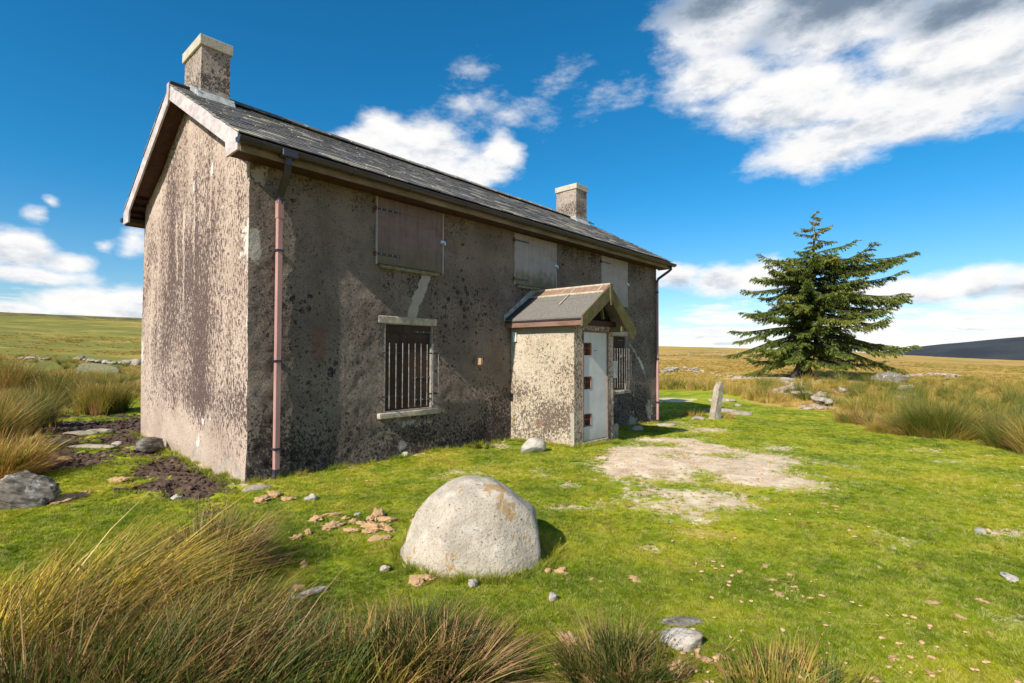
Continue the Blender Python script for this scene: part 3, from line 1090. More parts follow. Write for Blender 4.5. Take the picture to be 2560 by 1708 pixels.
def front_attrs(u, v):
    z0 = np.zeros_like(u)
    n = fbm(u * 1.3, v * 1.3, 4, 61)
    n2 = fbm(u * .6, v * .9, 3, 63)
    stain = np.clip(.30 + n * .28 + .30 * sstep(v, .9, .1) + .25 * ell(u, v, .35, 1.9, .45, 1.0) + .35 * ell(u, v, .2, .3, .6, .8) - .2 * ell(u, v, 3.9, 3.4, 1.3, .7)
                    + .22 * ell(u, v, 4.1, 2.5, .9, .7) + .3 * ell(u, v, 4.4, .5, .7, .9) + .2 * ell(u, v, 7.4, .5, 1.4, .9), 0, 1)
    n4 = fbm(u * 9, v * .8, 3, 65)
    for (sa, sb, sz) in ((1.88, 3.08, .62), (1.9, 3.05, 2.88), (5.0, 6.2, 2.9)):
        stain = np.clip(stain + .38 * ((u > sa) & (u < sb)) * sstep(v, sz - .75, sz) * (v < sz) * np.clip(n4 + .35, 0, 1), 0, 1)
    stain = np.clip(stain + .30 * sstep(v, 3.35, 3.95) * np.clip(n4 + .5, 0, 1), 0, 1)  # darker streaks towards the top of the wall
    lichen = np.clip(.34 + n2 * .35 + .5 * ell(u, v, .3, 2.1, .5, .5) + .9 * ell(u, v, 1.05, 1.35, .42, .38) + .55 * ell(u, v, 1.15, .55, .55, .6)
                     + .35 * ell(u, v, 3.6, 2.9, .8, .8) + .5 * ell(u, v, .75, 2.3, .35, .3) + .25 * sstep(v, .7, .1), 0, 1)
    ochre = np.clip(.9 * ell(u, v, .3, 1.4, .4, .55) + .9 * ell(u, v, 1.0, .3, .8, .35) + .5 * ell(u, v, .7, 2.75, .35, .3) + .9 * ell(u, v, 4.75, .25, .28, .55)
                    + .7 * ell(u, v, 2.3, .28, .6, .25) + .3 * ell(u, v, .25, 2.9, .25, .3) + n2 * .2, 0, 1)
    moss = np.clip(.7 * ell(u, v, 4.6, .3, .4, .5) + .45 * ell(u, v, 3.6, 3.85, .8, .2) + .4 * sstep(v, .3, .02), 0, 1)
    brick = np.clip(1.6 * ell(u, v, .93, 1.72, .16, .38, 3) * (1 - .9 * ell(u, v, .75, 1.3, .15, .3)), 0, 1)
    patch = np.maximum.reduce([
        1.5 * seg_mask(u, v, [(2.78, 2.86), (2.70, 2.62), (2.55, 2.35), (2.50, 2.15)], .14),
        .45 * seg_mask(u, v, [(1.93, 2.15), (1.95, .8)], .10), .45 * seg_mask(u, v, [(3.0, 2.2), (3.02, 1.75)], .10),
        .5 * seg_mask(u, v, [(2.2, .50), (2.85, .45)], .28), .8 * ell(u, v, .12, 3.85, .22, .25, 3), 1.3 * ell(u, v, .07, 2.95, .13, .35),
        .75 * seg_mask(u, v, [(9.45, 1.85), (9.75, 1.65), (10.15, 1.25), (10.35, .95)], .10),
        .6 * ell(u, v, 8.6, .4, .45, .5, 3), 1.0 * ell(u, v, 2.35, .16, .17, .14), 1.2 * ell(u, v, 9.6, -.15, .35, .25), .9 * ell(u, v, 10.5, .1, .35, .5)])
    white = 1.4 * seg_mask(u, v, [(9.95, 1.5), (10.2, 1.22)], .06)
    return dict(stain=stain, lichen=lichen, ochre=ochre, moss=moss, brick=brick, patch=np.clip(patch, 0, 1), white=np.clip(white, 0, 1))


def front_disp(u, v):
    e = sstep(u, 0, .06) * sstep(u, L, L - .06)
    d = fbm(u * .9, v * .9, 3, 71) * .014 + fbm(u * 5.5, v * 5.5, 3, 72) * .0075 + fbm(u * 13, v * 13, 2, 73) * .0055
    d = d + .018 * np.exp(-((u - .18) / .22) ** 2) * (fbm(u * 6, v * 6, 3, 74) * .7 + .2) * sstep(v, 1.8, .9)
    for g in (G1, G2):
        d = d * (1 - .9 * ((u > g[0] - .1) & (u < g[1] + .1) & (v > g[2] - .1) & (v < g[3] + .15)))
    return d * e


def front_to3d(u, v, d):
    wx, wy = corner_wob(v)
    k0 = np.clip(1 - u / .12, 0, 1)
    k1 = np.clip(1 - (L - u) / .12, 0, 1)
    return np.stack([u + wx * k0 + wy * k1, -d + wy * k0 + wx * k1, v], -1)


us = snap(np.linspace(0, L, 281), [G1[0], G1[1], G2[0], G2[1]])
vs = snap(np.linspace(-.75, 4.02, 123), [G1[2], G1[3]])
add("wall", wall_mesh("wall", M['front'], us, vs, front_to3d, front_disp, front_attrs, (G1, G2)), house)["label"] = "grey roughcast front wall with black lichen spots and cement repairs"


def gable_attrs(u, v):
    n = fbm(u * 1.2, v * .7, 4, 81)
    n2 = fbm(u * 3.5, v * .6, 4, 83)
    core = ell(u, v, 2.4, 2.8, 2.5, 2.4)
    stain = .42 + n * .34 + n2 * .24 + .70 * core * (1 - .5 * ell(u, v, .3, 3.2, .8, 1.0)) + .32 * ell(u, v, 1.6, .95, 2.0, .45) + .22 * ell(u, v, .3, .9, .6, .5) - .34 * sstep(v + n * .5, .85, .05)
    for yy, z0, z1 in ((2.55, 2.2, 3.9), (2.05, 2.6, 3.95), (1.35, 3.4, 4.3), (3.9, 2.2, 3.6), (4.3, 1.5, 3.2), (1.1, 3.6, 4.4), (2.9, 2.8, 3.7)):
        stain = stain - .55 * seg_mask(u + fbm(v * 3, v * 0 + yy, 2, 85) * .05, v, [(yy, z0), (yy, z1)], .055)
    lichen = np.clip(.12 + n * .2, 0, 1)
    ochre = np.clip(.9 * ell(u, v, 1.58, 1.62, .14, .35) + .5 * ell(u, v, 1.62, 1.2, .1, .5) + .8 * ell(u, v, 4.7, 2.2, .18, .35) + .6 * ell(u, v, 1.35, .25, .25, .22) + .5 * ell(u, v, .12, .3, .14, .5), 0, 1)
    moss = np.clip(.35 * sstep(v, .3, .0) + .3 * ell(u, v, 3.5, .4, 1.2, .3), 0, 1)
    white = np.maximum.reduce([1.6 * ell(u, v, -.08, 2.95, .52, .52) * (u < .6), 1.6 * ell(u, v, 1.34, 4.2, .10, .17), 1.5 * ell(u, v, 2.1, 4.1, .07, .15), 1.0 * ell(u, v, 1.75, .30, .30, .26),
                               1.5 * ell(u, v, 4.78, 1.6, .10, .5), 1.2 * ell(u, v, 1.55, .62, .16, .12), 1.2 * ell(u, v, .02, 1.9, .06, .5), 1.2 * ell(u, v, 2.03, 3.55, .05, .35), 1.0 * ell(u, v, 1.3, .75, .12, .15)])
    patch = np.maximum(.45 * sstep(v, .5, .1) * (.5 + n), .8 * ell(u, v, 1.75, .25, .3, .25))
    return dict(stain=np.clip(stain, 0, 1), lichen=lichen, ochre=ochre, moss=moss, brick=np.zeros_like(u), patch=np.clip(patch, 0, 1), white=np.clip(white * .62, 0, 1))


def gable_top(y):
    return roof_z(y) - .115


def gable_disp(u, v):
    e = sstep(u, 0, .06) * sstep(u, D, D - .06)
    return (fbm(u * .8, v * .8, 3, 91) * .02 + fbm(u * 6, v * 4, 3, 92) * .006 + fbm(u * 18, v * 10, 2, 93) * .003) * e


def gable_to3d(u, t, d):
    z = -.75 + (gable_top(u) + .75) * t
    wx, wy = corner_wob(z)
    k0 = np.clip(1 - u / .12, 0, 1)
    k1 = np.clip(1 - (D - u) / .2, 0, 1)
    bul = k1 * (.10 * np.exp(-((z - 1.9) / 1.3) ** 2) - .03 + fbm(z * 1.8, z * 0, 2, 95) * .02)
    # the foot of the wall is crumbling
    crumb = sstep(z, .22, .0) * np.clip(fbm(u * 3, z * 3, 3, 96) + .1, 0, 1) * .05
    dd = gable_disp(u, z)
    return np.stack([-dd + wx * k0 + crumb, u + wy * k0 + bul, z], -1)


us = np.linspace(0, D, 128)
ts = np.linspace(0, 1, 150)
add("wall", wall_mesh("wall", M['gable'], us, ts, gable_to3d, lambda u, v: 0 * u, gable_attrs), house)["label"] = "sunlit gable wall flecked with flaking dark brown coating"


def plain_attrs(u, v):
    n = fbm(u, v, 3, 99)
    z = np.zeros_like(u)
    return dict(stain=np.clip(.35 + n * .3, 0, 1), lichen=np.clip(.3 + n * .3, 0, 1), ochre=z, moss=z, brick=z, patch=z, white=z)


us = np.linspace(0, D, 60)
add("wall", wall_mesh("wall", M['gable'], us, np.linspace(0, 1, 60), lambda u, t, d: np.stack([L + d, u, -.75 + (gable_top(u) + .75) * t], -1), gable_disp, plain_attrs), house)
us = np.linspace(0, L, 110)
vs = np.linspace(-.75, 4.02, 50)
add("wall", wall_mesh("wall", M['front'], us, vs, lambda u, v, d: np.stack([u, D + d, v], -1), lambda u, v: fbm(u * 3, v * 3, 3, 98) * .006, plain_attrs), house)

# foundation stones showing under the render
for (y0, x0, s) in ((1.62, -.03, .16), (1.1, -.02, .12), (.72, -.02, .13), (.45, -.03, .10), (2.3, -.02, .11)):
    pass

# ---- roof
deck = MB()
th = .05
deck.prism([(Y_EAVE + .03, float(roof_z(Y_EAVE + .03)) - .012), (MID, RZ - .014), (D - Y_EAVE - .03, float(roof_z(Y_EAVE + .03)) - .012), (D - Y_EAVE - .03, float(roof_z(Y_EAVE + .03)) - .012 - th), (MID, RZ - .014 - th), (Y_EAVE + .03, float(roof_z(Y_EAVE + .03)) - .012 - th)], 0, -OV + .01, L + OV - .01)
deck.build("roof_deck", M['brown_timber'], house)

RAKE = math.hypot(MID - Y_EAVE, RZ - Z_EAVE)
TH = math.atan(PITCH)
NC = 18
EXPO = (RAKE - .06) / NC


def slate_mesh(w, tone, kk):
    r = random.Random(kk * 13 + 5)
    ln = EXPO * 1.75
    t = .015
    hw = w / 2 - .0025
    v = []
    for zz, ins in ((0.0, 0.0), (t, .002)):
        v += [(-hw + ins + r.uniform(-.002, .002), r.uniform(-.004, .004) + ins, zz), (hw - ins, r.uniform(-.004, .004) + ins, zz), (hw - ins, ln, zz), (-hw + ins, ln, zz)]
    f = [(3, 2, 1, 0), (4, 5, 6, 7), (0, 1, 5, 4), (1, 2, 6, 5), (2, 3, 7, 6), (3, 0, 4, 7)]
    return make_mesh("slate", v, f, M['slate'], False, {'tone': [tone] * 8})


def slates(front=True):
    lst = []
    r = random.Random(17 if front else 29)
    for c in range(NC):
        x = -OV - .01 - (c % 2) * .14 - r.uniform(0, .03)
        while x < L + OV:
            w = r.uniform(.23, .36)
            x0, x1 = max(x, -OV - .012), min(x + w, L + OV + .012)
            x += w
            if x1 - x0 < .07:
                continue
            lst.append((c, (x0 + x1) / 2, x1 - x0, r.random(), r.uniform(-.01, .01), r.uniform(0, .010), r.uniform(-.006, .006)))
    return lst


def slate_matrix(c, x, rotz, lift, tilt, dy, front=True):
    s = c * EXPO + dy
    # every slate lies on the one below: its tail is raised
    rx = TH - .060 + tilt
    y = Y_EAVE + s * math.cos(TH)
    z = Z_EAVE + s * math.sin(TH) + .012 + lift
    m = Matrix.Translation((x, y, z)) @ Matrix.Rotation(rx, 4, 'X') @ Matrix.Rotation(rotz, 4, 'Z')
    if not front:
        m = Matrix(((-1, 0, 0, L), (0, -1, 0, D), (0, 0, 1, 0), (0, 0, 0, 1))) @ m
    return m


def tone_of(c, q, x):
    n = float(fbm(np.array(x * .7), np.array(c * .35), 3, 303))
    t = .42 + n * .45 + (q - .5) * .55
    if q > .965:
        t = 1.0
    elif q > .90:
        t = .91
    if c < 2 and q > .6:
        t = max(t, .86)
    return min(max(t, 0), 1)


roof = slates()
order = sorted(range(len(roof)), key=lambda i: math.dist((roof[i][1], Y_EAVE + roof[i][0] * EXPO * .87), (CAM[0], CAM[1])))
single = set(order[:300])
mesh_cache = {}
rv, rf, rt = [], [], []


def emit(mtx, w, tone, kk):
    b = len(rv)
    r = random.Random(kk)
    ln, t, hw = EXPO * 1.75, .015, w / 2 - .0025
    q = [(-hw, r.uniform(-.004, .004), 0), (hw, r.uniform(-.004, .004), 0), (hw, ln, 0), (-hw, ln, 0), (-hw, 0, t), (hw, 0, t), (hw, ln, t), (-hw, ln, t)]
    for p in q:
        rv.append(tuple(mtx @ Vector(p)))
        rt.append(tone)
    for f in ((4, 5, 6, 7), (0, 1, 5, 4), (1, 2, 6, 5), (3, 0, 4, 7)):
        rf.append(tuple(b + i for i in f))


for i, (c, x, w, q, rz, lift, tilt) in enumerate(roof):
    tone = tone_of(c, q, x)
    m = slate_matrix(c, x, rz, lift * .7, tilt, 0)
    if i in single:
        key = (round(w / .04), round(tone * 11))
        if key not in mesh_cache:
            mesh_cache[key] = slate_mesh(w, tone, len(mesh_cache))
        o = add("slate", mesh_cache[key], house)
        o.matrix_world = m
        o.scale.x = 1.0 if abs(w - .04 * key[0]) < .03 else 1.0
    else:
        emit(m, w, tone, i)
for i, (c, x, w, q, rz, lift, tilt) in enumerate(slates(False)):
    emit(slate_matrix(c, x, rz, lift * .7, tilt, 0, False), w, tone_of(c, q, x), i + 5000)
tag(add("slates", make_mesh("slates", rv, rf, M['slate'], False, {'tone': rt}), house), kind='stuff')

# ridge tiles
xr = .50
i = 0
while xr < L + OV - .02:
    if not (9.90 < xr < 10.42):
        x1 = min(xr + .45, L + OV + .01)
        if xr < 9.95 < x1:
            x1 = 9.97
        b = MB()
        s = .20
        dz = s * PITCH
        up = .080 + random.uniform(-.004, .004)
        b.prism([(MID - s, RZ - dz + up + .012), (MID - .02, RZ + up + .012), (MID + .02, RZ + up + .012), (MID + s, RZ - dz + up + .012), (MID + s, RZ - dz + up - .010), (MID, RZ + up - .012), (MID - s, RZ - dz + up - .010)], 0, xr + .004, x1 - .004)
        me_o = b.build("ridge_tile", M['slate'], house, bevel=.004)
        a = me_o.data.attributes.new('tone', 'FLOAT', 'POINT')
        a.data.foreach_set('value', [(.02 if i < 5 else random.uniform(.45, .78))] * len(me_o.data.vertices))
        j = MB()
        j.prism([(MID - s * 1.02, RZ - dz + up + .017), (MID, RZ + up + .020), (MID + s * 1.02, RZ - dz + up + .017), (MID + s * .9, RZ - dz + up + .002), (MID, RZ + up + .004), (MID - s * .9, RZ - dz + up + .002)], 0, x1 - .016, x1 + .012)
        j.build("mortar_joint", M['cement'], me_o)
    xr += .45
    i += 1

# bargeboards on both verges
for gx in (-OV, L + OV - .028):
    for sgn in (1, -1):
        def yy(v):
            return v if sgn == 1 else D - v
        top = lambda v: float(roof_z(v)) - .004
        bot = lambda v: float(roof_z(v)) - .235
        b = MB()
        b.prism([(yy(Y_EAVE + .06), top(Y_EAVE + .06)), (yy(MID - .001), top(MID)), (yy(MID - .001), bot(MID)), (yy(.085), bot(.085)), (yy(.06), 3.985), (yy(-.30), 3.99)], 0, gx, gx + .028)
        b.build("bargeboard", M['barge'], house, bevel=.003)
f = MB()
f.prism([(MID - .055, RZ + .015), (MID + .055, RZ + .015), (MID + .05, RZ - .12), (MID + .0, RZ - .34), (MID - .05, RZ - .12)], 0, -OV - .020, -OV - .002)
f.build("apex_board", M['barge'], house, bevel=.002)
# soffit under the verge: boards, some gone on the far slope so the lookouts show
for sgn in (1, -1):
    yy = (lambda v: v) if sgn == 1 else (lambda v: D - v)
    lo = .05 if sgn == 1 else .42
    b = MB()
    b.prism([(yy(lo), float(roof_z(lo)) - .155), (yy(MID - .002), RZ - .155), (yy(MID - .002), RZ - .170), (yy(lo), float(roof_z(lo)) - .170)], 0, -OV + .030, -.004)
    b.build("verge_soffit", M['brown_timber'], house)
for v in (-.12, .06, .24, .40):
    z = float(roof_z(v))
    b = MB()
    b.box(-OV + .030, -.004, D - v - .02, D - v + .02, z - .16, z - .10)
    b.build("lookout", M['brown_timber'], house)
# eaves: soffit, fascia
for y0, y1, yf in ((-.298, -.004, -.300), (D + .004, D + .298, D + .300)):
    b = MB()
    b.box(-OV + .03, L + OV - .03, y0, y1, 3.985, 4.000)
    b.build("eaves_soffit", M['brown_timber'], house)
    b = MB()
    b.box(-OV + .03, L + OV - .03, min(yf, yf + (.022 if yf < 0 else -.022)) - (.022 if yf < 0 else 0), max(yf, yf), 3.975, 4.135)
    b.build("fascia", M['fascia'], house, bevel=.002)

# gutter: half round, with brackets and unions
def gutter(yc, zc, sgn):
    r, n = .074, 10
    prof = [(yc + r * math.cos(a), zc + r * math.sin(a)) for a in np.linspace(math.pi, 2 * math.pi, n)]
    inn = [(yc + (r - .005) * math.cos(a), zc + (r - .005) * math.sin(a)) for a in np.linspace(2 * math.pi, math.pi, n)]
    b = MB()
    b.prism(prof + inn, 0, -OV - .02, L + OV + .06)
    g = b.build("gutter", M['gutter'], house, smooth=True)
    g.data.set_sharp_from_angle(angle=math.radians(50))
    for x in (-.02, 1.2, 2.15, 3.3, 4.3, 5.0, 6.1, 7.2, 8.2, 9.2, 10.3):
        b = MB()
        R2 = r + .007
        pr = [(yc + R2 * math.cos(a), zc + R2 * math.sin(a)) for a in np.linspace(math.pi, 2 * math.pi, n)]
        pi = [(yc + (r + .0005) * math.cos(a), zc + (r + .0005) * math.sin(a)) for a in np.linspace(2 * math.pi, math.pi, n)]
        w = .03 if x != .28 else .1
        b.prism(pr + pi, 0, x - w / 2, x + w / 2)
        b.build("gutter_bracket", M['gutter'], g)
    for x in (-OV - .024, L + OV + .060):
        b = MB()
        R2 = r + .004
        b.prism([(yc + R2 * math.cos(a), zc + R2 * math.sin(a)) for a in np.linspace(math.pi, 2 * math.pi, n)], 0, x, x + .006)
        b.build("gutter_end", M['gutter'], g)
    return g


GY, GZ = -.384, 4.118
g_front = gutter(GY, GZ, 1)
g_back = gutter(D + .372, GZ, -1)
b = MB()
b.box(.20, .40, GY - .080, GY + .06, GZ - .10, GZ - .01)
b.build("gutter_outlet", M['gutter'], g_front, bevel=.01)

# near downpipe: square, with swan neck
PX, PYC, PR = .345, -.062, .034
b = MB()
b.tube([(.30, GY, GZ - .06), (.30, GY, GZ - .17), (.315, GY + .05, GZ - .25), (PX, PYC - .03, GZ - .46), (PX, PYC, GZ - .52), (PX, PYC, GZ - .60)], .055, 4)
dp = empty("downpipe", parent=house)
b.build("swan_neck", M['gutter'], dp, bevel=.006)
b = MB()
b.box(PX - PR, PX + PR, PYC - PR, PYC + PR, .10, 3.60)
b.build("pipe", M['pipe'], dp, bevel=.006)
b = MB()
b.box(PX - PR - .006, PX + PR + .006, PYC - PR - .006, PYC + PR + .006, 3.33, 3.56)
b.build("socket", M['pipe'], dp, bevel=.005)
b = MB()
b.box(PX - PR - .004, PX + PR + .004, PYC - PR - .004, PYC + PR + .004, -.02, .12)
b.build("shoe", M['gutter'], dp, bevel=.004)
for z in (1.48, .36, 2.9):
    b = MB()
    b.box(PX - PR - .012, PX + PR + .012, PYC - PR - .008, -.004, z, z + .03)
    b.build("clip", M['gutter'], dp, bevel=.003)
# far downpipe: round
dp2 = empty("downpipe", parent=house)
X2 = 10.86
b = MB()
b.tube([(11.06, GY, GZ - .05), (11.06, GY, GZ - .16), (11.02, GY + .06, GZ - .22), (X2, -.10, GZ - .42), (X2, -.07, GZ - .50), (X2, -.07, GZ - .62)], .036, 8)
b.build("swan_neck", M['gutter'], dp2, smooth=True)
b = MB()
b.tube([(X2, -.07, 3.6), (X2, -.07, -.2)], .036, 10)
b.build("pipe", M['pipe_far'], dp2, smooth=False)
for z in (3.3, 1.45, .25):
    b = MB()
    b.tube([(X2, -.07, z), (X2, -.07, z + .05)], .042, 10)
    b.build("clip", M['gutter'], dp2)


# ---- chimneys
def chimney(x0, x1, y0, y1, zk, zt, zb, label):
    ch = empty("chimney", (x0, y0, zb), parent=house)
    ch["label"] = label
    n = 14
    P, Fc, at = [], [], []
    for s, (ax0, ay0, ax1, ay1) in enumerate(((x0, y1, x0, y0), (x0, y0, x1, y0), (x1, y0, x1, y1), (x1, y1, x0, y1))):
        b = len(P)
        for j in range(n + 1):
            for i in range(n + 1):
                t = i / n
                z = zb + (zk + .01 - zb) * j / n
                fl = .022 * max(0, 1 - (z - zb) / .30) if True else 0
                x = ax0 + (ax1 - ax0) * t
                y = ay0 + (ay1 - ay0) * t
                e = min(t, 1 - t)
                d = float(fbm(np.array(t * 4 + s * 9), np.array(z * 5), 3, 111)) * .006 * min(1, e * 8)
                nx, ny = ((-1, 0), (0, -1), (1, 0), (0, 1))[s]
                P.append((x + nx * (d + fl * .6), y + ny * (d + fl * .6), z))
        for j in range(n):
            for i in range(n):
                a = b + j * (n + 1) + i
                Fc.append((a, a + 1, a + n + 2, a + n + 1))
    P = np.array(P)
    z01 = (P[:, 2] - zb) / (zk - zb)
    nn = fbm(P[:, 0] * 4 + P[:, 1] * 3, P[:, 2] * 4, 3, 112)
    zz = np.zeros(len(P))
    stack = add("stack", make_mesh("stack", P, np.array(Fc), M['chimney'], True,
               dict(stain=np.clip(.42 + nn * .3 + .25 * np.exp(-((z01 - .35) / .25) ** 2), 0, 1), lichen=np.clip(.2 + nn * .2, 0, 1), ochre=zz, moss=zz, brick=zz,
                    patch=np.clip(1.2 * (z01 < .28) + nn * .4, 0, 1), white=zz)), house)
    stack.parent = ch
    stack.matrix_parent_inverse = Matrix.Translation((-x0, -y0, -zb))
    kp = .032

    def kid(bld, name, mat, **kw):
        o = bld.build(name, mat, ch, **kw)
        o.matrix_parent_inverse = Matrix.Translation((-x0, -y0, -zb))
        return o
    b = MB()
    b.box(x0 - kp, x1 + kp, y0 - kp, y1 + kp, zk, zt)
    kid(b, "cap", M['cement'], bevel=.008)
    b = MB()
    cx, cy = (x0 + x1) / 2, (y0 + y1) / 2
    b.tube([(cx, cy, zt - .01), (cx, cy, zt + .035), (cx, cy, zt + .05), (cx, cy, zt + .075)], .11, 18, radii=[.12, .12, .105, .05])
    kid(b, "pot", M['terracotta'], smooth=True)
    b = MB()
    yb = y0 - .09
    b.prism([(yb, float(roof_z(yb)) + .030), (y0 + .02, float(roof_z(y0)) + .045), (y0 + .02, float(roof_z(y0)) + .11), (y0 - .012, float(roof_z(y0)) + .11)], 0, x0 - .06, x1 + .06)
    kid(b, "flashing", M['lead'], wob=.004)
    for xa, xb in ((x0 - .05, x0 + .004), (x1 - .004, x1 + .05)):
        b = MB()
        b.prism([(y0 - .05, float(roof_z(y0 - .05)) + .028), (MID, RZ + .035), (MID, RZ + .10), (y0 - .05, float(roof_z(y0 - .05)) + .10)], 0, xa, xb)
        kid(b, "flashing", M['lead'], wob=.003)
    return ch


chimney(.045, .455, 2.02, 2.81, 6.30, 6.46, 5.42, "near rendered chimney stack with concrete cap")
chimney(9.99, 10.54, 2.05, 2.78, 6.48, 6.64, 5.42, "far rendered chimney stack with pale concrete cap")


# ---- boarded upper windows
def strap(parent, x0, x1, z, y, n=4, w=.032, inv=(0, 0, 0)):
    b = MB()
    b.box(x0, x1, y - .007, y - .0005, z - w / 2, z + w / 2)
    s = b.build("strap_hinge", M['iron'], parent, bevel=.002)
    b = MB()
    for i in range(n):
        x = x0 + (x1 - x0) * (i + .6) / n
        b.tube([(x, y - .005, z), (x, y - .012, z)], .0075, 6)
    b.build("bolt", M['galv'], s)
    return s


def upper_window(x0, x1, z0, z1, mat, label, sill=True, hasp=True, straps=(.12, .80), tilt=0.0):
    w = empty("window_board", (x0, 0, z0), parent=house)
    w["label"] = label
    off = Matrix.Translation((-x0, 0, -z0))
    made = []
    b = MB()
    b.box(0, x1 - x0, -.030, -.012, 0, z1 - z0)
    o = b.build("board", mat, w, bevel=.003)
    b = MB()
    fr = .028
    b.box(x0 - fr, x0 - .002, -.026, .02, z0 - .01, z1)
    made.append(b.build("frame", M['board_grey_far'], w, bevel=.002))
    b = MB()
    b.box(x1 + .002, x1 + fr, -.026, .02, z0 - .01, z1)
    made.append(b.build("frame", M['board_grey_far'], w, bevel=.002))
    for t in straps:
        z = z0 + (z1 - z0) * t
        made.append(strap(w, x0 - .01, x0 + min(.40, (x1 - x0) * .33), z, -.030))
        b = MB()
        b.tube([(x0 - .045, -.03, z - .035), (x0 - .045, -.03, z + .035)], .017, 8)
        b.box(x0 - .06, x0 - .03, -.03, .0, z - .02, z + .02)
        made.append(b.build("hinge_pin", M['rust'], w))
    if hasp:
        z = z0 + (z1 - z0) * .52
        b = MB()
        b.box(x1 - .05, x1 + .055, -.042, -.0305, z - .03, z + .02)
        b.box(x1 + .01, x1 + .045, -.062, -.042, z - .055, z - .012)
        made.append(b.build("hasp", M['galv'], w, bevel=.003))
    if sill:
        b = MB()
        b.box(x0 + .04, x1 - .09, -.065, .03, z0 - .068, z0 - .014)
        made.append(b.build("sill", M['mossy_sill'], w, bevel=.006))
    for o in made:
        o.matrix_parent_inverse = off


upper_window(1.845, 3.115, 2.955, 3.968, M['board_brown'], "brown plywood board over upper window nearest the gable", straps=(.145, .82))
upper_window(4.975, 6.275, 2.962, 3.968, M['board_grey'], "grey plywood board with green lower edge above the porch", straps=(.10, .86))
upper_window(8.10, 9.29, 2.80, 3.968, M['board_grey_far'], "grey plywood board over the farthest upper window", sill=False, straps=(.87,))


# ---- barred lower windows
def lower_window(g, label, dark, hinge_right=True, notice=False):
    x0, x1, z0, z1 = g
    w = empty("barred_window", (x0, 0, z0), parent=house)
    w["label"] = label
    off = Matrix.Translation((-x0, 0, -z0))
    made = []

    def K(b, name, mat, **kw):
        o = b.build(name, mat, w, **kw)
        made.append(o)
        return o
    b = MB()   # reveal
    b.box(x0 - .02, x0, -.002, .12, z0, z1)
    b.box(x1, x1 + .02, -.002, .12, z0, z1)
    b.box(x0 - .02, x1 + .02, -.001, .12, z1, z1 + .02)
    b.box(x0 - .02, x1 + .02, -.001, .12, z0 - .02, z0)
    K(b, "reveal", M['block'])
    np_ = 6
    pw = (x1 - x0 - .01) / np_
    for i in range(np_):
        b = MB()
        b.box(.005 + i * pw + .0015, .005 + (i + 1) * pw - .0015, .045 + random.uniform(-.002, .002), .07, .004, z1 - z0 - .004)
        o = b.build("plank", M['board_dark'], w, bevel=.002)
    b = MB()
    b.box(x0 + .004, x1 - .004, .030, .045, z1 - .13, z1 - .006)
    K(b, "ledge", M['board_dark'], bevel=.002)
    for z in (z1 - .10, z0 + .50, z0 + .14):
        made.append(strap(w, x1 - .36, x1 + .03, z, .030 if z > z1 - .13 else .044, 3))
    b = MB()
    b.box(x0 - .137, x1 + .10, -.018, .05, z1 + .014, z1 + .125)
    K(b, "lintel", M['sill'], bevel=.008, wob=.003)
    b = MB()
    b.box(x0 - .135, x1 + .165, -.062, .06, z0 - .105, z0 - .023)
    K(b, "sill", M['sill'], bevel=.010, wob=.003)
    # cage of bars
    yb = -.125
    gr = empty("grille", parent=w)
    made.append(gr)
    xa, xb = x0 - .135, x1 + .045
    for z in (1.605, .948):
        b = MB()
        b.box(xa, xb, yb - .004, yb + .004, z - .011, z + .011)
        b.box(xa - .002, xa + .006, yb + .004, .01, z - .011, z + .011)
        b.box(xb - .006, xb + .002, yb + .004, .01, z - .011, z + .011)
        b.build("rail", M['iron'], gr, bevel=.001)
        b = MB()
        b.tube([(xa + .003, -.002, z - .09), (xa + .003, yb, z - .01)], .006, 6)
        b.build("brace", M['iron'], gr)
    n = 8
    for i in range(n + 1):
        x = xa + .115 + (xb - xa - .12) * i / n
        if i == n:
            b = MB()
            b.tube([(xb - .004, yb - .006, 1.60), (xb - .004, yb - .006, .95)], .007, 6)
        else:
            b = MB()
            t = 1.755 + random.uniform(-.006, .006)
            b.tube([(x, yb - .012, .765), (x + random.uniform(-.003, .003), yb - .012, t - .02), (x, yb - .012, t)], .008, 6, radii=[.008, .008, .003])
        b.build("bar", M['bar'], gr)
    if notice:
        b = MB()
        b.box(x0 + .06, x0 + .40, -.012, -.004, z0 + .30, z0 + .72)
        K(b, "notice", M['notice'])
        b = MB()
        b.box(x1 - .30, x1 - .22, -.015, .03, z0 + .80, z0 + .88)
        K(b, "padlock", M['galv'], bevel=.004)
    for o in made:
        o.matrix_parent_inverse = off


lower_window(G1, "barred lower window with dark planks, pale lintel and stone sill, near the gable", True)
lower_window(G2, "barred lower window half hidden behind the porch", True, notice=True)

# small things fixed to the front wall
b = MB()
b.box(3.90, 3.955, -.16, .02, 1.40, 1.52)
b.build("timber_stub", M['stub'], house, bevel=.004)
for (x, z) in ((3.58, 3.515), (6.52, 3.545), (.55, 3.62), (7.3, 3.43)):
    b = MB()
    b.tube([(x, .01, z), (x, -.045, z)], .024, 8)
    b.build("rusty_bolt", M['rust'], house, bevel=.003)

# ------------------------------------------------------------------ porch
PX0, PX1, PY = 4.88, 6.18, -1.48
DX0, DX1, DZ0, DZ1 = 5.137, 5.99, .039, 1.995
porch = empty("porch", (PX0, PY, 0), parent=house)
porch["label"] = "small pale roughcast porch with felted gable roof"
POFF = Matrix.Translation((-PX0, -PY, 0))


def PK(b, name, mat, **kw):
    o = b.build(name, mat, porch, **kw)
    o.matrix_parent_inverse = POFF
    return o


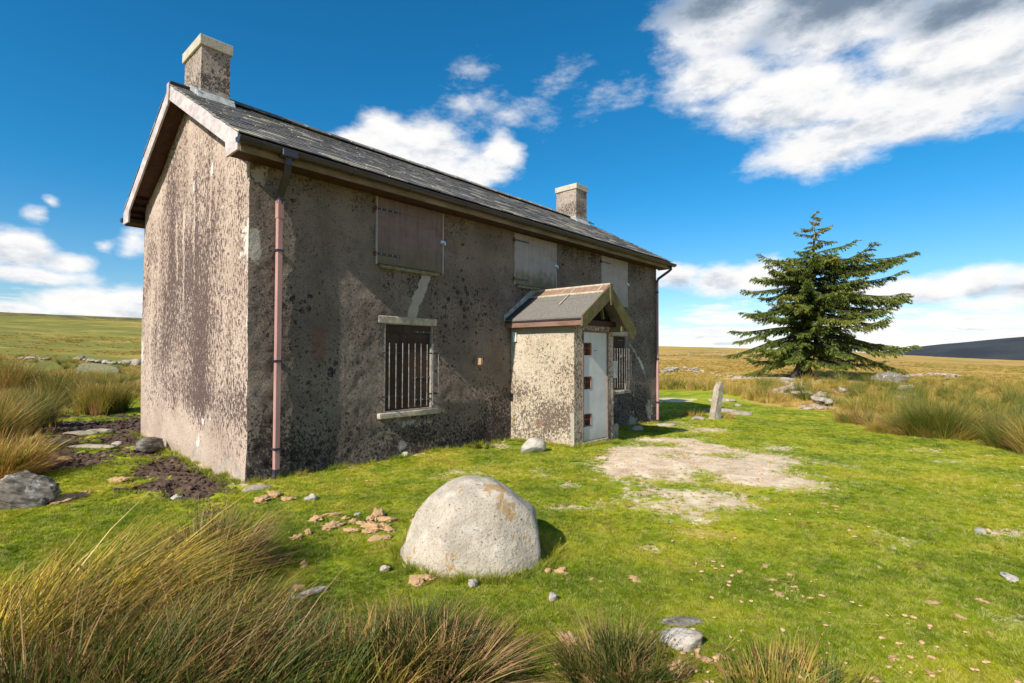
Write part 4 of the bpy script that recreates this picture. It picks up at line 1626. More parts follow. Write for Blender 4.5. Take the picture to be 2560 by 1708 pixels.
def porch_attrs(u, v, side):
    n = fbm(u * 2.2 + 5, v * 2.2, 4, 121)
    zz = np.zeros_like(u)
    if side:
        stain = .40 + n * .35 + .38 * sstep(v, 1.5, .35) * sstep(v, -.1, .35) + .1 * ell(u, v, -.9, 1.5, .7, .6)
        ochre = np.clip(1.0 * ell(u, v, -.06, .3, .20, .8) + .9 * ell(u, v, -.62, .35, .22, .35), 0, 1)
        moss = np.clip(.95 * ell(u, v, -.55, .5, .30, .35) + .9 * ell(u, v, -1.0, .15, .5, .3) + .6 * ell(u, v, -1.2, .45, .25, .4), 0, 1)
        brick = np.clip(.7 * ell(u, v, -.72, .33, .2, .22), 0, 1)
        patch = np.clip(1.2 * sstep(v, 1.93, 2.0) + 1.0 * ell(u, v, -1.45, .35, .10, .5), 0, 1)
    else:
        stain = .55 + n * .25 + .2 * sstep(v, 1.0, .2)
        ochre, brick = zz, zz
        moss = np.clip(.8 * ell(u, v, 4.98, 1.98, .25, .2) + .3 * sstep(v, .3, 0), 0, 1)
        patch = zz
    return dict(stain=np.clip(stain, 0, 1), lichen=np.clip(.22 + n * .2, 0, 1), ochre=ochre, moss=moss, brick=brick, patch=patch, white=zz)


def pd(u, v):
    return fbm(u * 6, v * 6, 3, 131) * .006 + fbm(u * 18, v * 18, 2, 132) * .003


us = np.linspace(PY, 0.0, 44)
vs = np.linspace(-.6, 2.12, 78)
e1 = lambda u: sstep(u, PY, PY + .05)
for xx, s in ((PX0, -1), (PX1, 1)):
    me = wall_mesh("wall", M['porch'], us, vs, lambda u, v, d: np.stack([xx + s * d * e1(u), u, v], -1), pd, lambda u, v: porch_attrs(u, v, True))
    o = add("porch_wall", me, porch)
    o.matrix_parent_inverse = POFF
us = snap(np.linspace(PX0, PX1, 48), [DX0, DX1])
vs2 = snap(np.linspace(-.6, 2.12, 80), [DZ0 - .13, DZ1 + .035])
ef = lambda u: sstep(u, PX0, PX0 + .05) * sstep(u, PX1, PX1 - .05) * (1 - .9 * ((u > DX0 - .04) & (u < DX1 + .04)))
me = wall_mesh("wall", M['porch'], us, vs2, lambda u, v, d: np.stack([u, PY - d * ef(u), v], -1), pd, lambda u, v: porch_attrs(u, v, False), [(DX0, DX1, DZ0 - .13, DZ1 + .035)])
o = add("porch_wall", me, porch)
o.matrix_parent_inverse = POFF
# threshold step and door frame
b = MB()
b.box(DX0 + .002, DX1 - .002, PY - .020, PY + .16, -.5, DZ0 - .012)
PK(b, "threshold", M['step'], bevel=.012, wob=.003)
b = MB()
b.box(DX0 - .001, DX0 + .030, PY - .012, PY + .10, DZ0 - .011, DZ1)
b.box(DX1 - .034, DX1 + .001, PY - .012, PY + .10, DZ0 - .011, DZ1)
b.box(DX0 - .001, DX1 + .001, PY - .013, PY + .10, DZ1 + .001, DZ1 + .036)
PK(b, "door_frame", M['brown_fascia'], bevel=.003)
# near-black sheet painting in the dark porch void behind the door slots
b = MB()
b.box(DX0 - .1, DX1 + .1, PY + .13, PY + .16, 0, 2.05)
PK(b, "void_shade_sheet", M['dark_in'])

door = empty("door", (DX0 + .03, PY + .01, DZ0), parent=house)
door["label"] = "pale grey painted steel door with three square vents"
DW, DH = DX1 - DX0 - .064, DZ1 - DZ0
vz = (.37, 1.04, 1.65)
hx0, hx1, hh = .035, .255, .205
xs_ = [0, hx0, hx1, DW]
zs_ = [0]
for v in vz:
    zs_ += [v - hh / 2, v + hh / 2]
zs_.append(DH)
b = MB()
for i in range(3):
    for j in range(len(zs_) - 1):
        if i == 1 and j % 2 == 1:
            continue
        b.box(xs_[i], xs_[i + 1], 0, .045, zs_[j], zs_[j + 1])
leaf = b.build("leaf", M['door'], door)
for v in vz:
    vent = MB()
    vent.box(hx1 - .018, hx1 - .001, .006, .10, v - hh / 2 + .001, v + hh / 2 - .001)
    ve = vent.build("vent", M['orange_edge'], door)
    b = MB()
    b.box(hx0 - .008, hx1 + .008, -.006, -.001, v - hh / 2 - .010, v - hh / 2)
    b.box(hx0 - .008, hx1 + .008, -.006, -.001, v + hh / 2, v + hh / 2 + .010)
    b.box(hx0 - .008, hx0, -.006, -.001, v - hh / 2, v + hh / 2)
    b.box(hx1, hx1 + .008, -.006, -.001, v - hh / 2, v + hh / 2)
    b.build("vent_frame", M['iron'], ve)
    b = MB()
    b.box(hx0 + .05, hx0 + .056, .012, .020, v - hh / 2, v + hh / 2)
    b.box(hx0, hx1 - .019, .010, .018, v + .01, v + .016)
    b.build("vent_bar", M['bar'], ve)
    b = MB()
    b.box(hx0 + .02, hx0 + .06, .03, .07, v - hh / 2 + .002, v - .02)
    b.build("vent_latch", M['white_box'], ve, bevel=.004)
b = MB()
b.box(.36, .43, -.003, -.0005, 1.62, 1.632)
b.build("keyhole", M['iron'], door)

# porch roof
AX, AZ = 5.60, 2.845
LXE, LZE = 4.70, 2.245
RXE, RZE = 6.53, 2.085
YF = -1.78
b = MB()
b.prism([(LXE, LZE), (AX, AZ), (AX, AZ - .035), (LXE, LZE - .032)], 1, YF + .032, .0)
PK(b, "roof_slope", M['felt'])
b = MB()
b.prism([(RXE, RZE), (AX, AZ), (AX, AZ - .035), (RXE, RZE - .032)], 1, YF + .032, .0)
PK(b, "roof_slope", M['felt'])
sl = (AZ - LZE) / (AX - LXE)
b = MB()     # lap of the second felt sheet
tx = LXE + (AX - LXE) * .62
b.prism([(tx, LZE + sl * (tx - LXE) + .001), (AX, AZ + .001), (AX, AZ + .007), (tx, LZE + sl * (tx - LXE) + .007)], 1, YF + .034, -.002)
PK(b, "felt_lap", M['felt'])
b = MB()
tx = LXE + (AX - LXE) * .79
b.prism([(tx, LZE + sl * (tx - LXE) + .008), (AX, AZ + .008), (AX + .2, AZ - .8 * .2 + .012), (AX + .2, AZ - .8 * .2 + .018), (AX, AZ + .026), (tx, LZE + sl * (tx - LXE) + .022)], 1, YF + .03, -.004)
PK(b, "ridge_capping", M['felt_brown'], bevel=.003)
b = MB()
tx2 = tx - .004
b.prism([(tx2 - .03, LZE + sl * (tx2 - .03 - LXE) + .008), (tx2, LZE + sl * (tx2 - LXE) + .008), (tx2, LZE + sl * (tx2 - LXE) + .030), (tx2 - .03, LZE + sl * (tx2 - .03 - LXE) + .030)], 1, YF + .03, -.006)
PK(b, "ridge_batten", M['batten'], bevel=.003)
b = MB()
b.prism([(AX - .022, AZ + .012), (AX + .022, AZ + .012), (AX + .016, AZ + .046), (AX - .016, AZ + .046)], 1, YF + .01, -.006)
PK(b, "ridge_roll", M['batten'], bevel=.004)
for yy_ in (-.80, -1.02, -1.62):
    b = MB()
    x_a = LXE + (AX - LXE) * (.40 if yy_ == -1.02 else .80)
    b.prism([(x_a, LZE + sl * (x_a - LXE) + .024), (AX - .03, AZ - .03 * sl + .027), (AX - .03, AZ - .03 * sl + .036), (x_a, LZE + sl * (x_a - LXE) + .032)], 1, yy_ - .012, yy_ + .012)
    PK(b, "capping_strip", M['batten'], bevel=.002)
# lead abutment where the porch roof meets the house wall
b = MB()
b.prism([(LXE - .05, LZE - .03), (AX, AZ + .02), (AX, AZ + .13), (LXE - .05, LZE + .08)], 1, -.030, -.008)
PK(b, "abutment_fillet", M['lead'], wob=.006)
b = MB()
b.prism([(LXE - .02, LZE + .004), (AX - .1, AZ - .06), (AX - .1, AZ - .045), (LXE - .02, LZE + .02)], 1, -.16, -.031)
PK(b, "abutment_flashing", M['iron'], wob=.002)
# eaves board and drip
b = MB()
b.box(LXE + .012, LXE + .034, YF + .034, -.004, LZE - .155, LZE - .034)
PK(b, "eaves_board", M['brown_fascia'], bevel=.003)
b = MB()
b.box(LXE - .006, LXE + .010, YF + .036, -.006, LZE - .06, LZE - .028)
PK(b, "drip_edge", M['iron'], bevel=.003)
b = MB()
b.box(LXE + .036, PX0 + .02, YF + .034, -.004, LZE - .15, LZE - .135)
PK(b, "porch_soffit", M['mossy_wood'])
# bargeboards of the porch
b = MB()
dv = .245
b.prism([(LXE - .004, LZE + .012), (AX, AZ + .014), (AX, AZ - dv - .01), (LXE + .20, LZE - .115), (LXE + .06, LZE - .20), (LXE - .004, LZE - .17)], 1, YF, YF + .030)
PK(b, "bargeboard", M['mossy_wood'], bevel=.004)
b = MB()
b.prism([(RXE + .004, RZE + .012), (AX + .001, AZ + .014), (AX + .001, AZ - dv - .01), (RXE - .115, RZE - .215), (RXE - .002, RZE - .08)], 1, YF, YF + .030)
PK(b, "bargeboard", M['mossy_wood'], bevel=.004)
b = MB()
b.prism([(AX - .045, AZ + .02), (AX + .045, AZ + .02), (AX + .04, AZ - .2), (AX + .012, AZ - .36), (AX - .012, AZ - .36), (AX - .04, AZ - .2)], 1, YF - .020, YF - .001)
PK(b, "apex_board", M['mossy_wood'], bevel=.003)
# tie beam and rafters in the dark under the porch roof
b = MB()
b.box(PX0 - .02, PX1 + .02, PY - .05, PY + .05, 2.125, 2.215)
PK(b, "tie_beam", M['brown_timber'], bevel=.004)
b = MB()
b.box(PX1 - .13, PX1 - .05, YF + .04, PY + .1, 2.02, 2.12)
PK(b, "bracket", M['mossy_wood'], bevel=.004)
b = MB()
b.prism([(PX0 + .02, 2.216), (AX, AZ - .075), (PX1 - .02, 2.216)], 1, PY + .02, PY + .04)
PK(b, "gable_shade_sheet", M['dark_in'])  # near-black sheet stands in for the shade in the open gable
b = MB()
b.prism([(AX - .02, AZ - .24), (AX + .02, AZ - .24), (AX + .12, AZ - .60), (AX + .07, AZ - .60)], 1, PY - .10, PY - .055)
PK(b, "strut", M['mossy_wood'], bevel=.003)
# white box under the porch eaves
b = MB()
b.box(PX0 - .045, PX0 - .008, -.16, -.07, 1.83, 2.02)
PK(b, "meter_box", M['white_box'], bevel=.006)


#@@ENDHOUSE@@
# ------------------------------------------------------------------ stones
ORD = ("first second third fourth fifth sixth seventh eighth ninth tenth eleventh twelfth thirteenth fourteenth fifteenth sixteenth seventeenth eighteenth nineteenth "
       "twentieth twenty-first twenty-second twenty-third twenty-fourth twenty-fifth twenty-sixth twenty-seventh twenty-eighth twenty-ninth thirtieth thirty-first thirty-second thirty-third thirty-fourth thirty-fifth thirty-sixth thirty-seventh thirty-eighth thirty-ninth fortieth").split()


def name_rows(lst, cuts, rows, text, group, cat="grass tussock"):
    """label each of a scatter by its row (by distance) and its place along that row"""
    for i in range(len(rows)):
        lo = cuts[i - 1] if i else -1
        hi = cuts[i] if i < len(cuts) else 1e9
        row = sorted([t for t in lst if lo < t[1] <= hi], key=lambda t: t[0])
        for j, t in enumerate(row):
            tag(t[2], text % (ORD[min(j, len(ORD) - 1)], rows[i]), cat, group)


def ico(sub):
    bm = bmesh.new()
    bmesh.ops.create_icosphere(bm, subdivisions=sub, radius=1.0)
    v = np.array([x.co[:] for x in bm.verts])
    f = np.array([[y.index for y in x.verts] for x in bm.faces])
    bm.free()
    return v, f


ICO = {n: ico(n) for n in (2, 3, 4, 5)}


def n3(p, s, seed, oct=3):
    return (fbm(p[:, 0] * s + 7, p[:, 1] * s - 3, oct, seed) + fbm(p[:, 1] * s + 17, p[:, 2] * s + 5, oct, seed + 40) + fbm(p[:, 2] * s - 9, p[:, 0] * s + 23, oct, seed + 80)) / 1.7


def rock_mesh(name, mat, dims, sub=3, seed=0, cuts=7, rough=.10, p=2.3, fine=.03, soft=.5, crumb=0.0):
    """a stone: rounded block with planar faces knocked off it"""
    v, f = ICO[sub]
    v = v.copy()
    r = np.random.default_rng(seed)
    k = (np.abs(v) ** p).sum(1) ** (-1 / p)
    v = v * k[:, None]
    for _ in range(cuts):
        n = r.normal(size=3)
        n /= np.linalg.norm(n)
        d = r.uniform(.62, .92)
        s = v @ n
        ov = np.clip(s - d, 0, None)
        v = v - n[None] * (ov * (1 - soft * .25))[:, None]
    v = v * (1 + n3(v, 1.3, seed + 3) * rough)[:, None]
    v = v * (1 + n3(v, 5.5, seed + 5) * fine)[:, None]
    if crumb:
        v = v * (1 + n3(v, 9.0, seed + 7, 2) * crumb)[:, None]
    v = v * (np.array(dims) / 2)
    return make_mesh(name, v, f, mat, sub >= 4 and not crumb)


def stone(name, px, py, dims, mat, label, cat, sub=4, seed=0, rotz=0.0, sink=.35, tilt=(0, 0), group=None, **kw):
    p = place(px, py)
    if max(dims) < .2:
        kw = {**dict(cuts=12, rough=.38, fine=.12, p=1.9), **kw}
    me = rock_mesh(name, mat, dims, sub, seed, **kw)
    o = add(name, me, None, (p[0], p[1], p[2] + dims[2] * (.5 - sink)), (tilt[0], tilt[1], rotz))
    return tag(o, label, cat, group)


VIEW = math.atan2(R_[1], R_[0])   # local x along the picture plane


# the great boulder
def boulder():
    v, f = ICO[5]
    v = v.copy()
    u = v[:, 0]
    pl = 2.05 + (2.8 - 2.05) * sstep(u, -.6, .5)
    k = (np.abs(v) ** pl[:, None]).sum(1) ** (-1 / pl)
    v = v * k[:, None]
    v[:, 0] -= .06 * np.clip(v[:, 2], 0, 1)
    # flattened front, knocked off right side
    for n, d in (((.55, -.78, .28), .93), ((.95, .1, .0), .90), ((.55, .1, .83), .97), ((-.72, -.45, .5), .90), ((-.35, -.2, .92), .95), ((.1, -.95, .3), .92)):
        n = np.array(n) / np.linalg.norm(n)
        ov = np.clip(v @ n - d, 0, None)
        v = v - n[None] * (ov * .8)[:, None]
    v = v * (1 + n3(v, 1.2, 401) * .045)[:, None]
    v = v * (1 + n3(v, 7, 402) * .016 + n3(v, 22, 403, 2) * .006)[:, None]
    v[:, 0] += np.where(v[:, 2] < .1, -.06 * np.clip(-v[:, 0], 0, 1), 0)
    v[:, :2] *= (1 - .10 * sstep(-v[:, 2], -.02, .35) * (v[:, 0] > -.3))[:, None]
    v = v * np.array([.545, .46, .575])
    a, b_ = place(1019, 1383), place(1352, 1405)
    c = (a + b_) / 2
    yv = np.array([F_[0], F_[1]]) / np.hypot(F_[0], F_[1])
    c[:2] += yv * .10
    me = make_mesh("boulder", v, f, M['granite'], True)
    o = add("boulder", me, None, (c[0], c[1], float(ground(c[0], c[1])) + .03), (0, 0, VIEW))
    tag(o, "large rounded pale granite boulder with brown lichen on the turf", "boulder")


boulder()

stone("rock", 1332, 1130, (.42, .28, .30), M['stone_white'], "white angular rock beside the porch wall", "rock", seed=21, rotz=VIEW + .25, sink=.22, cuts=9, p=3.2)
# leaning slab among the rushes at the left
stone("leaning_stone", 55, 1262, (.62, .36, .46), M['stone_dark'], "dark layered leaning slab half buried in grass at the far left", "rock", sub=5, seed=33, rotz=VIEW + .15, sink=.30, tilt=(.1, .35), cuts=8, p=2.6, fine=.14)
stone("rock", 1712, 1612, (.27, .15, .13), M['stone_white'], "pale pointed rock beside the rush tuft in the turf", "rock", seed=41, rotz=VIEW - .15, sink=.30, cuts=11, p=1.7, rough=.2, fine=.08)
stone("rock", 1698, 1558, (.26, .09, .06), M['stone_dark'], "flat dark rock lying just behind the pale pointed rock", "rock", seed=43, rotz=VIEW - .05, sink=.4, rough=.35, fine=.12, p=1.8)
stone("rock", 775, 1488, (.24, .06, .05), M['stone_white'], "thin white sliver of stone in the turf near the rushes", "rock", seed=45, rotz=VIEW + .75, sink=.2)
stone("rock", 1183, 1468, (.095, .075, .075), M['stone_white'], "small white wedge stone in front of the boulder", "rock", seed=47, rotz=.4, sink=.15, cuts=9)
stone("rock", 780, 1250, (.15, .12, .09), M['stone_white'], "small grey stone on the turf before the house corner", "rock", seed=49, sink=.3)
stone("rock", 962, 1428, (.075, .07, .06), M['stone'], "small cream pebble in the turf beside the boulder", "rock", seed=50, sink=.2)
stone("rock", 1382, 1502, (.07, .05, .055), M['stone_white'], "small white chip of stone in front of the boulder shadow", "rock", seed=51, sink=.1)
stone("rock", 892, 1289, (.085, .06, .03), M['stone_white'], "thin white chip among the dry clods", "rock", seed=52, sink=.1)
stone("rock", 1248, 1700, (.12, .10, .10), M['stone'], "cream stone at the foot of the central rush tuft", "rock", seed=53, sink=.2)
stone("rock", 2525, 1445, (.18, .11, .05), M['stone_white'], "grey flat stone in the turf at the far right", "rock", seed=54, sink=.45)
stone("rock", 2450, 1330, (.20, .10, .05), M['stone_white'], "pale flat stone beside the bare patch at the far right", "rock", seed=55, sink=.45)
# stones near the gable and in the mud
stone("rock", 372, 1122, (.42, .30, .24), M['stone_dark'], "dark block of stone beside the gable wall", "rock", seed=61, rotz=.5, sink=.25, p=3.4)
stone("rock", 200, 1085, (.62, .30, .10), M['stone'], "flat pinkish stone in the mud between the rushes and the gable", "rock", seed=62, rotz=VIEW, sink=.45)
stone("rock", 255, 1079, (.55, .26, .09), M['stone'], "flat pale stone in the mud, nearer the house", "rock", seed=63, rotz=VIEW + .2, sink=.4)
stone("rock", 150, 1106, (.40, .24, .10), M['stone'], "flat brown stone in the mud beside the rushes", "rock", seed=64, rotz=VIEW, sink=.4)
stone("rock", 225, 1118, (.85, .18, .06), M['stone'], "long narrow stone lying in the mud", "rock", seed=65, rotz=VIEW - .05, sink=.3)
stone("rock", 295, 1113, (.14, .12, .08), M['stone_white'], "small white stone in the mud beside the gable", "rock", seed=66, sink=.2)
stone("rock", 160, 1150, (.22, .15, .08), M['dung'], "pale clod on the turf behind the leaning slab", "clod", seed=67, sink=.3)
stone("rock", 440, 1247, (.11, .09, .07), M['stone_white'], "small grey stone among the grass before the rush tuft", "rock", seed=68, sink=.3)
stone("rock", 640, 1222, (.34, .20, .10), M['stone'], "flat footing stone under the near house corner", "rock", seed=69, rotz=-.1, sink=.45)
stone("rock", 1015, 1140, (.16, .12, .09), M['stone_white'], "small white stone against the front wall foot", "rock", seed=70, sink=.3)
# small stones at the crumbling foot of the gable
RUB = []
for i, (px, py, d) in enumerate(((578, 1176, .16), (556, 1160, .13), (535, 1150, .17), (510, 1137, .12), (480, 1120, .20), (595, 1190, .12))):
    RUB.append((-px, 0, stone("rock", px, py, (d, d * .7, d * .55), M['stone'], "small rubble stone at the foot of the gable wall", "rock", sub=3, seed=80 + i, rotz=i, sink=.35, group="rubble along the gable foot")))
name_rows(RUB, [], [""], "%s small rubble stone along the gable foot from the house corner%s", "rubble along the gable foot", "rock")

# concrete block and rubble beyond the porch
p = place(1550, 1116)
b = MB()
b.box(-.22, .22, -.16, .16, -.05, .30)
o = b.build("concrete_block", M['block'], None, bevel=.02, seg=2, wob=.008)
o.location = (6.52, -1.12, float(ground(6.52, -1.12)))
o.rotation_euler = (.02, .03, .15)
tag(o, "weathered concrete block standing against the porch", "block")
stone("rock", 1662, 1064, (.60, .35, .12), M['stone'], "pale flat stone on the grass beyond the far downpipe", "rock", seed=101, rotz=VIEW, sink=.4)
stone("rock", 1590, 1075, (.42, .30, .16), M['stone'], "reddish stone at the wall foot behind the porch", "rock", seed=102, sink=.4)

# standing stone
p = place(1790, 1047)
sd = depth(p)
hgt = (1047 - 955) / FPX * sd
b = MB()
b.prism([(-.27, -.25), (.10, -.25), (.14, .30), (.19, hgt * .62), (.20, hgt), (.11, hgt * 1.0), (-.02, hgt * .82), (-.09, hgt * .5), (-.18, hgt * .2)], 1, -.09, .09)
me = bpy.data.meshes.new("standing_stone")
bm = bmesh.new()
vs_ = [bm.verts.new(v) for v in b.v]
for f in b.f:
    bm.faces.new([vs_[i] for i in f])
bmesh.ops.recalc_face_normals(bm, faces=bm.faces)
bmesh.ops.triangulate(bm, faces=bm.faces)
bmesh.ops.subdivide_edges(bm, edges=bm.edges[:], cuts=5, use_grid_fill=True)
for v in bm.verts:
    q = np.array([v.co[:]])
    v.co += Vector((float(n3(q, 4, 501)[0]), float(n3(q, 4, 502)[0]), float(n3(q, 4, 503)[0]))) * .022
bm.to_mesh(me)
bm.free()
me.materials.append(M['stone'])
o = add("standing_stone", me, None, tuple(p), (0, .05, VIEW + .62))
tag(o, "upright pale granite post standing in the grass beyond the house", "standing stone")
for i, (px, py, d, lab) in enumerate(((1805, 1003, (1.2, .5, .22), "long pale flat stone behind the standing post"), (1803, 1030, (1.0, .45, .24), "pale slab stone leaning beside the standing post"),
                                      (1852, 1037, (.75, .5, .22), "pale domed stone on the turf near the standing post"), (1743, 1049, (.45, .3, .16), "small pale stone in the shade before the standing post"),
                                      (1845, 1016, (.25, .2, .16), "small white stone on the turf beyond the domed stone"))):
    stone("rock", px, py, d, M['stone'], lab, "rock", seed=111 + i, rotz=VIEW - .25, sink=.38)

# ---- ruined walls: every stone that shows is a piece of its own
SV = [rock_mesh("stone", M['stone'], (1, 1, 1), 3, 600 + i, cuts=12, p=3.6, rough=.22, fine=.07) for i in range(8)]
SVW = [rock_mesh("stone", M['stone_white'], (1, 1, 1), 3, 620 + i, cuts=12, p=3.6, rough=.22, fine=.07) for i in range(4)]


def ruin(name, label, pts, n, size, h, seed, white=.25, spread=.5, courses=2):
    """dry stone wall fallen to rubble along a line of picture points"""
    r = random.Random(seed)
    P = [place(*q) for q in pts]
    c = sum(P) / len(P)
    root = tag(empty(name, tuple(c)), label, "stone wall")
    seg = [np.linalg.norm(P[i + 1] - P[i]) for i in range(len(P) - 1)]
    tot = sum(seg)
    for i in range(int(n * 1.6)):
        t = r.random() * tot
        k = 0
        while k < len(seg) - 1 and t > seg[k]:
            t -= seg[k]
            k += 1
        q = P[k] + (P[k + 1] - P[k]) * (t / seg[k])
        lv = r.randrange(courses)
        x, y = q[0] + r.gauss(0, spread), q[1] + r.gauss(0, spread)
        s = size * .62 * r.uniform(.55, 1.5)
        z = float(ground(x, y)) + lv * h * .5 + s * .10
        m = r.choice(SVW) if r.random() < white else r.choice(SV)
        o = add("stone", m, root, (x - c[0], y - c[1], z - c[2]), (r.uniform(-.2, .2), r.uniform(-.2, .2), r.uniform(0, 6.28)), (s * 1.25, s * .85, s * r.uniform(.38, .6)))
    return root


ruin("drystone_ruin", "tumbled dry stone wall in the grass below the spruce", [(1925, 998), (1965, 985), (2000, 988), (2015, 1002)], 24, .55, .26, 1, .2, .18, 3)
ruin("drystone_ruin", "short tumbled wall end of stacked stones before the rushes", [(2047, 990), (2058, 1010), (2068, 1020)], 11, .55, .25, 2, .3, .12, 3)
ruin("drystone_ruin", "row of low stones at the edge of the turf", [(2000, 1021), (2040, 1022), (2078, 1026)], 7, .60, .1, 3, .3, .1, 1)
ruin("drystone_ruin", "stones scattered at the foot of the spruce", [(1930, 962), (1985, 952), (2035, 955), (2090, 956)], 20, .75, .12, 4, .2, .5, 1)
ruin("drystone_ruin", "ruined wall pillar of flat stones among the rushes", [(2262, 988), (2266, 1000), (2262, 1018)], 14, .55, .28, 5, .3, .10, 4)
ruin("drystone_ruin", "low broken wall running right of the spruce behind the rushes", [(2235, 948), (2290, 942), (2340, 938)], 44, .55, .22, 6, .35, .25, 2)
ruin("drystone_ruin", "farther heap of fallen wall stones at the end of the broken wall", [(2365, 944), (2395, 948)], 18, .55, .25, 7, .4, .35, 3)
ruin("drystone_ruin", "bright heap of fallen stones in the moor grass near the house end", [(1655, 935), (1690, 927), (1725, 928), (1742, 932)], 46, .62, .30, 8, .55, .4, 3)
ruin("drystone_ruin", "few white stones of a lost wall behind the standing post", [(1795, 938), (1800, 942), (1845, 944)], 9, .45, .1, 9, .8, .3, 2)
ruin("drystone_ruin", "low stones in the rushes below the broken wall", [(2370, 962), (2400, 964)], 8, .45, .1, 10, .4, .3, 1)
ruin("drystone_ruin", "mossy stones under the spruce shade, by the dark hollow", [(2110, 968), (2120, 985), (2085, 985)], 8, .5, .1, 11, .1, .3, 2)
# left: bank of stone with turf on it, and pale boulders on the moor edge
ruin("drystone_ruin", "pale stones capping the old bank beside the gable", [(195, 900), (215, 903), (260, 908), (305, 912)], 40, .62, .20, 12, .35, .22, 2)
ruin("drystone_ruin", "pale stones showing in the rushes at the far left", [(60, 900), (85, 898), (104, 902)], 16, .55, .22, 13, .4, .25, 2)
for i, (px, py, d, lab) in enumerate(((318, 912, .95, "round pale boulder on the bank just left of the gable"), (340, 913, 1.1, "pale flat boulder on the bank touching the gable edge"), (203, 897, .7, "pale boulder at the left end of the stone bank"))):
    stone("rock", px, py, (d, d * .8, d * .8), M['stone'], lab, "boulder", seed=140 + i, sink=.3)
# turf faced bank carrying the pale stones
q = place(252, 938)
sc = depth(q) / FPX
o = add("turf_bank", rock_mesh("turf_bank", M['mossy_sill'], (125 * sc, 40 * sc, 66 * sc), 5, 160, cuts=4, p=3.0, rough=.12, fine=.06), None, (q[0], q[1], q[2] + 2 * sc), (0, 0, VIEW))
tag(o, "dark turf faced bank under the pale stones beside the gable", "bank")
# dark upturned root mound right of the tree
stone("earth_mound", 2222, 962, (2.4, 1.4, 1.3), M['stone_dark'], "dark overhung earth mound between the spruce and the broken wall", "mound", sub=5, seed=150, rotz=VIEW, sink=.3, p=2.2, fine=.06)
# far pale stones and grazing white dots on the hillside
r_ = random.Random(5)
FAR = []
for i in range(26):
    px, py = r_.uniform(1650, 1850), r_.uniform(880, 908)
    if i > 17:
        px, py = r_.uniform(1845, 2000), r_.uniform(886, 905)
    q = place(px, py)
    s = depth(q) * r_.uniform(2.2, 4.5) / FPX
    o = add("rock", r_.choice(SVW), None, (q[0], q[1], q[2] + s * .2), (0, 0, r_.uniform(0, 6)), (s * 1.3, s, s * .8))
    FAR.append((px, depth(q), o))
name_rows(FAR, list(np.quantile([t[1] for t in FAR], [.5])), ["nearer row", "row near the skyline"], "%s tiny pale stone from the house on the far slope, %s", "pale stones dotted on the far slope", "rock")

# dry clods and dung on the turf
CL = [rock_mesh("clod", M['dung'], (1, 1, 1), 4, 700 + i, cuts=8, p=2.4, rough=.6, fine=.35, crumb=.35) for i in range(7)]
CLODS = [(788, 1303, .13, .07), (834, 1318, .22, .07), (833, 1290, .14, .05), (875, 1330, .15, .05), (862, 1300, .09, .05), (885, 1306, .13, .06), (905, 1312, .12, .05), (945, 1295, .17, .10), (925, 1300, .16, .07),
         (960, 1305, .14, .07), (985, 1302, .10, .04), (935, 1325, .20, .09), (955, 1322, .16, .08), (920, 1332, .12, .06), (972, 1328, .10, .05), (940, 1350, .13, .05), (965, 1348, .09, .04), (742, 1348, .09, .06),
         (771, 1335, .09, .05), (1035, 1304, .08, .05), (1045, 1455, .14, .05), (1065, 1450, .10, .06), (745, 1475, .09, .07), (1030, 1372, .07, .05), (757, 1415, .06, .05),
         (1370, 1432, .05, .05), (1402, 1433, .10, .05), (1405, 1428, .06, .05), (1582, 1447, .13, .05), (1590, 1455, .12, .05), (1480, 1450, .07, .04), (1915, 1418, .12, .05), (1850, 1432, .10, .05),
         (1955, 1445, .14, .04), (1975, 1440, .10, .05), (1930, 1452, .13, .04), (1990, 1483, .15, .05), (1945, 1488, .13, .04), (1426, 1606, .13, .07), (1430, 1638, .06, .05), (1745, 1645, .10, .08), (1766, 1657, .11, .08),
         (1800, 1647, .09, .07), (1690, 1690, .19, .20), (1722, 1690, .09, .12), (1716, 1672, .07, .05), (1835, 1628, .06, .03), (1855, 1580, .07, .04), (2260, 1475, .12, .05), (2330, 1510, .14, .05), (2455, 1505, .13, .06),
         (2295, 1530, .11, .05), (2400, 1545, .12, .04), (2475, 1590, .10, .05), (2085, 1380, .10, .04), (2430, 1200, .20, .05), (2470, 1140, .25, .05), (2540, 1155, .22, .06), (2060, 1262, .18, .05), (2090, 1268, .20, .05), (2005, 1250, .12, .04),
         (2440, 1212, .22, .04), (2545, 1215, .18, .05), (2090, 1540, .10, .04), (2200, 1420, .09, .04), (1500, 1455, .08, .03), (1660, 1372, .10, .04), (300, 1205, .22, .07), (285, 1200, .16, .06), (150, 1256, .20, .08), (175, 1248, .16, .08), (210, 1240, .18, .06),
         (690, 1240, .18, .07), (720, 1252, .15, .07), (655, 1255, .20, .08), (760, 1415, .09, .05), (1290, 1290, .06, .03), (2230, 1650, .12, .06), (1985, 1690, .10, .05), (2330, 1690, .10, .05)]
CG = [[], [], [], []]
for i, (px, py, w, h) in enumerate(CLODS):
    r = random.Random(900 + i)
    if px > 1450:
        w, h = w * .5, h * .6
        if i % 3 == 0 and px > 1900:
            continue
    h = h * .75
    q = place(px, py)
    o = add("clod", CL[i % 7], None, (q[0], q[1], q[2] + h * .22), (r.uniform(-.15, .15), r.uniform(-.15, .15), r.uniform(0, 6.28)), (w, w * r.uniform(.55, .8), h))
    if px < 1050 and 1280 < py < 1360:
        CG[0].append((-px, py, o))
    elif px > 1900:
        CG[1].append((px, py, o))
    elif px < 760:
        CG[2].append((px, py, o))
    else:
        CG[3].append((px, py, o))
name_rows(CG[0], [], [""], "%s dry brown clod counting away from the boulder towards the rush tuft%s", "clods between boulder and rush tuft", "clod")
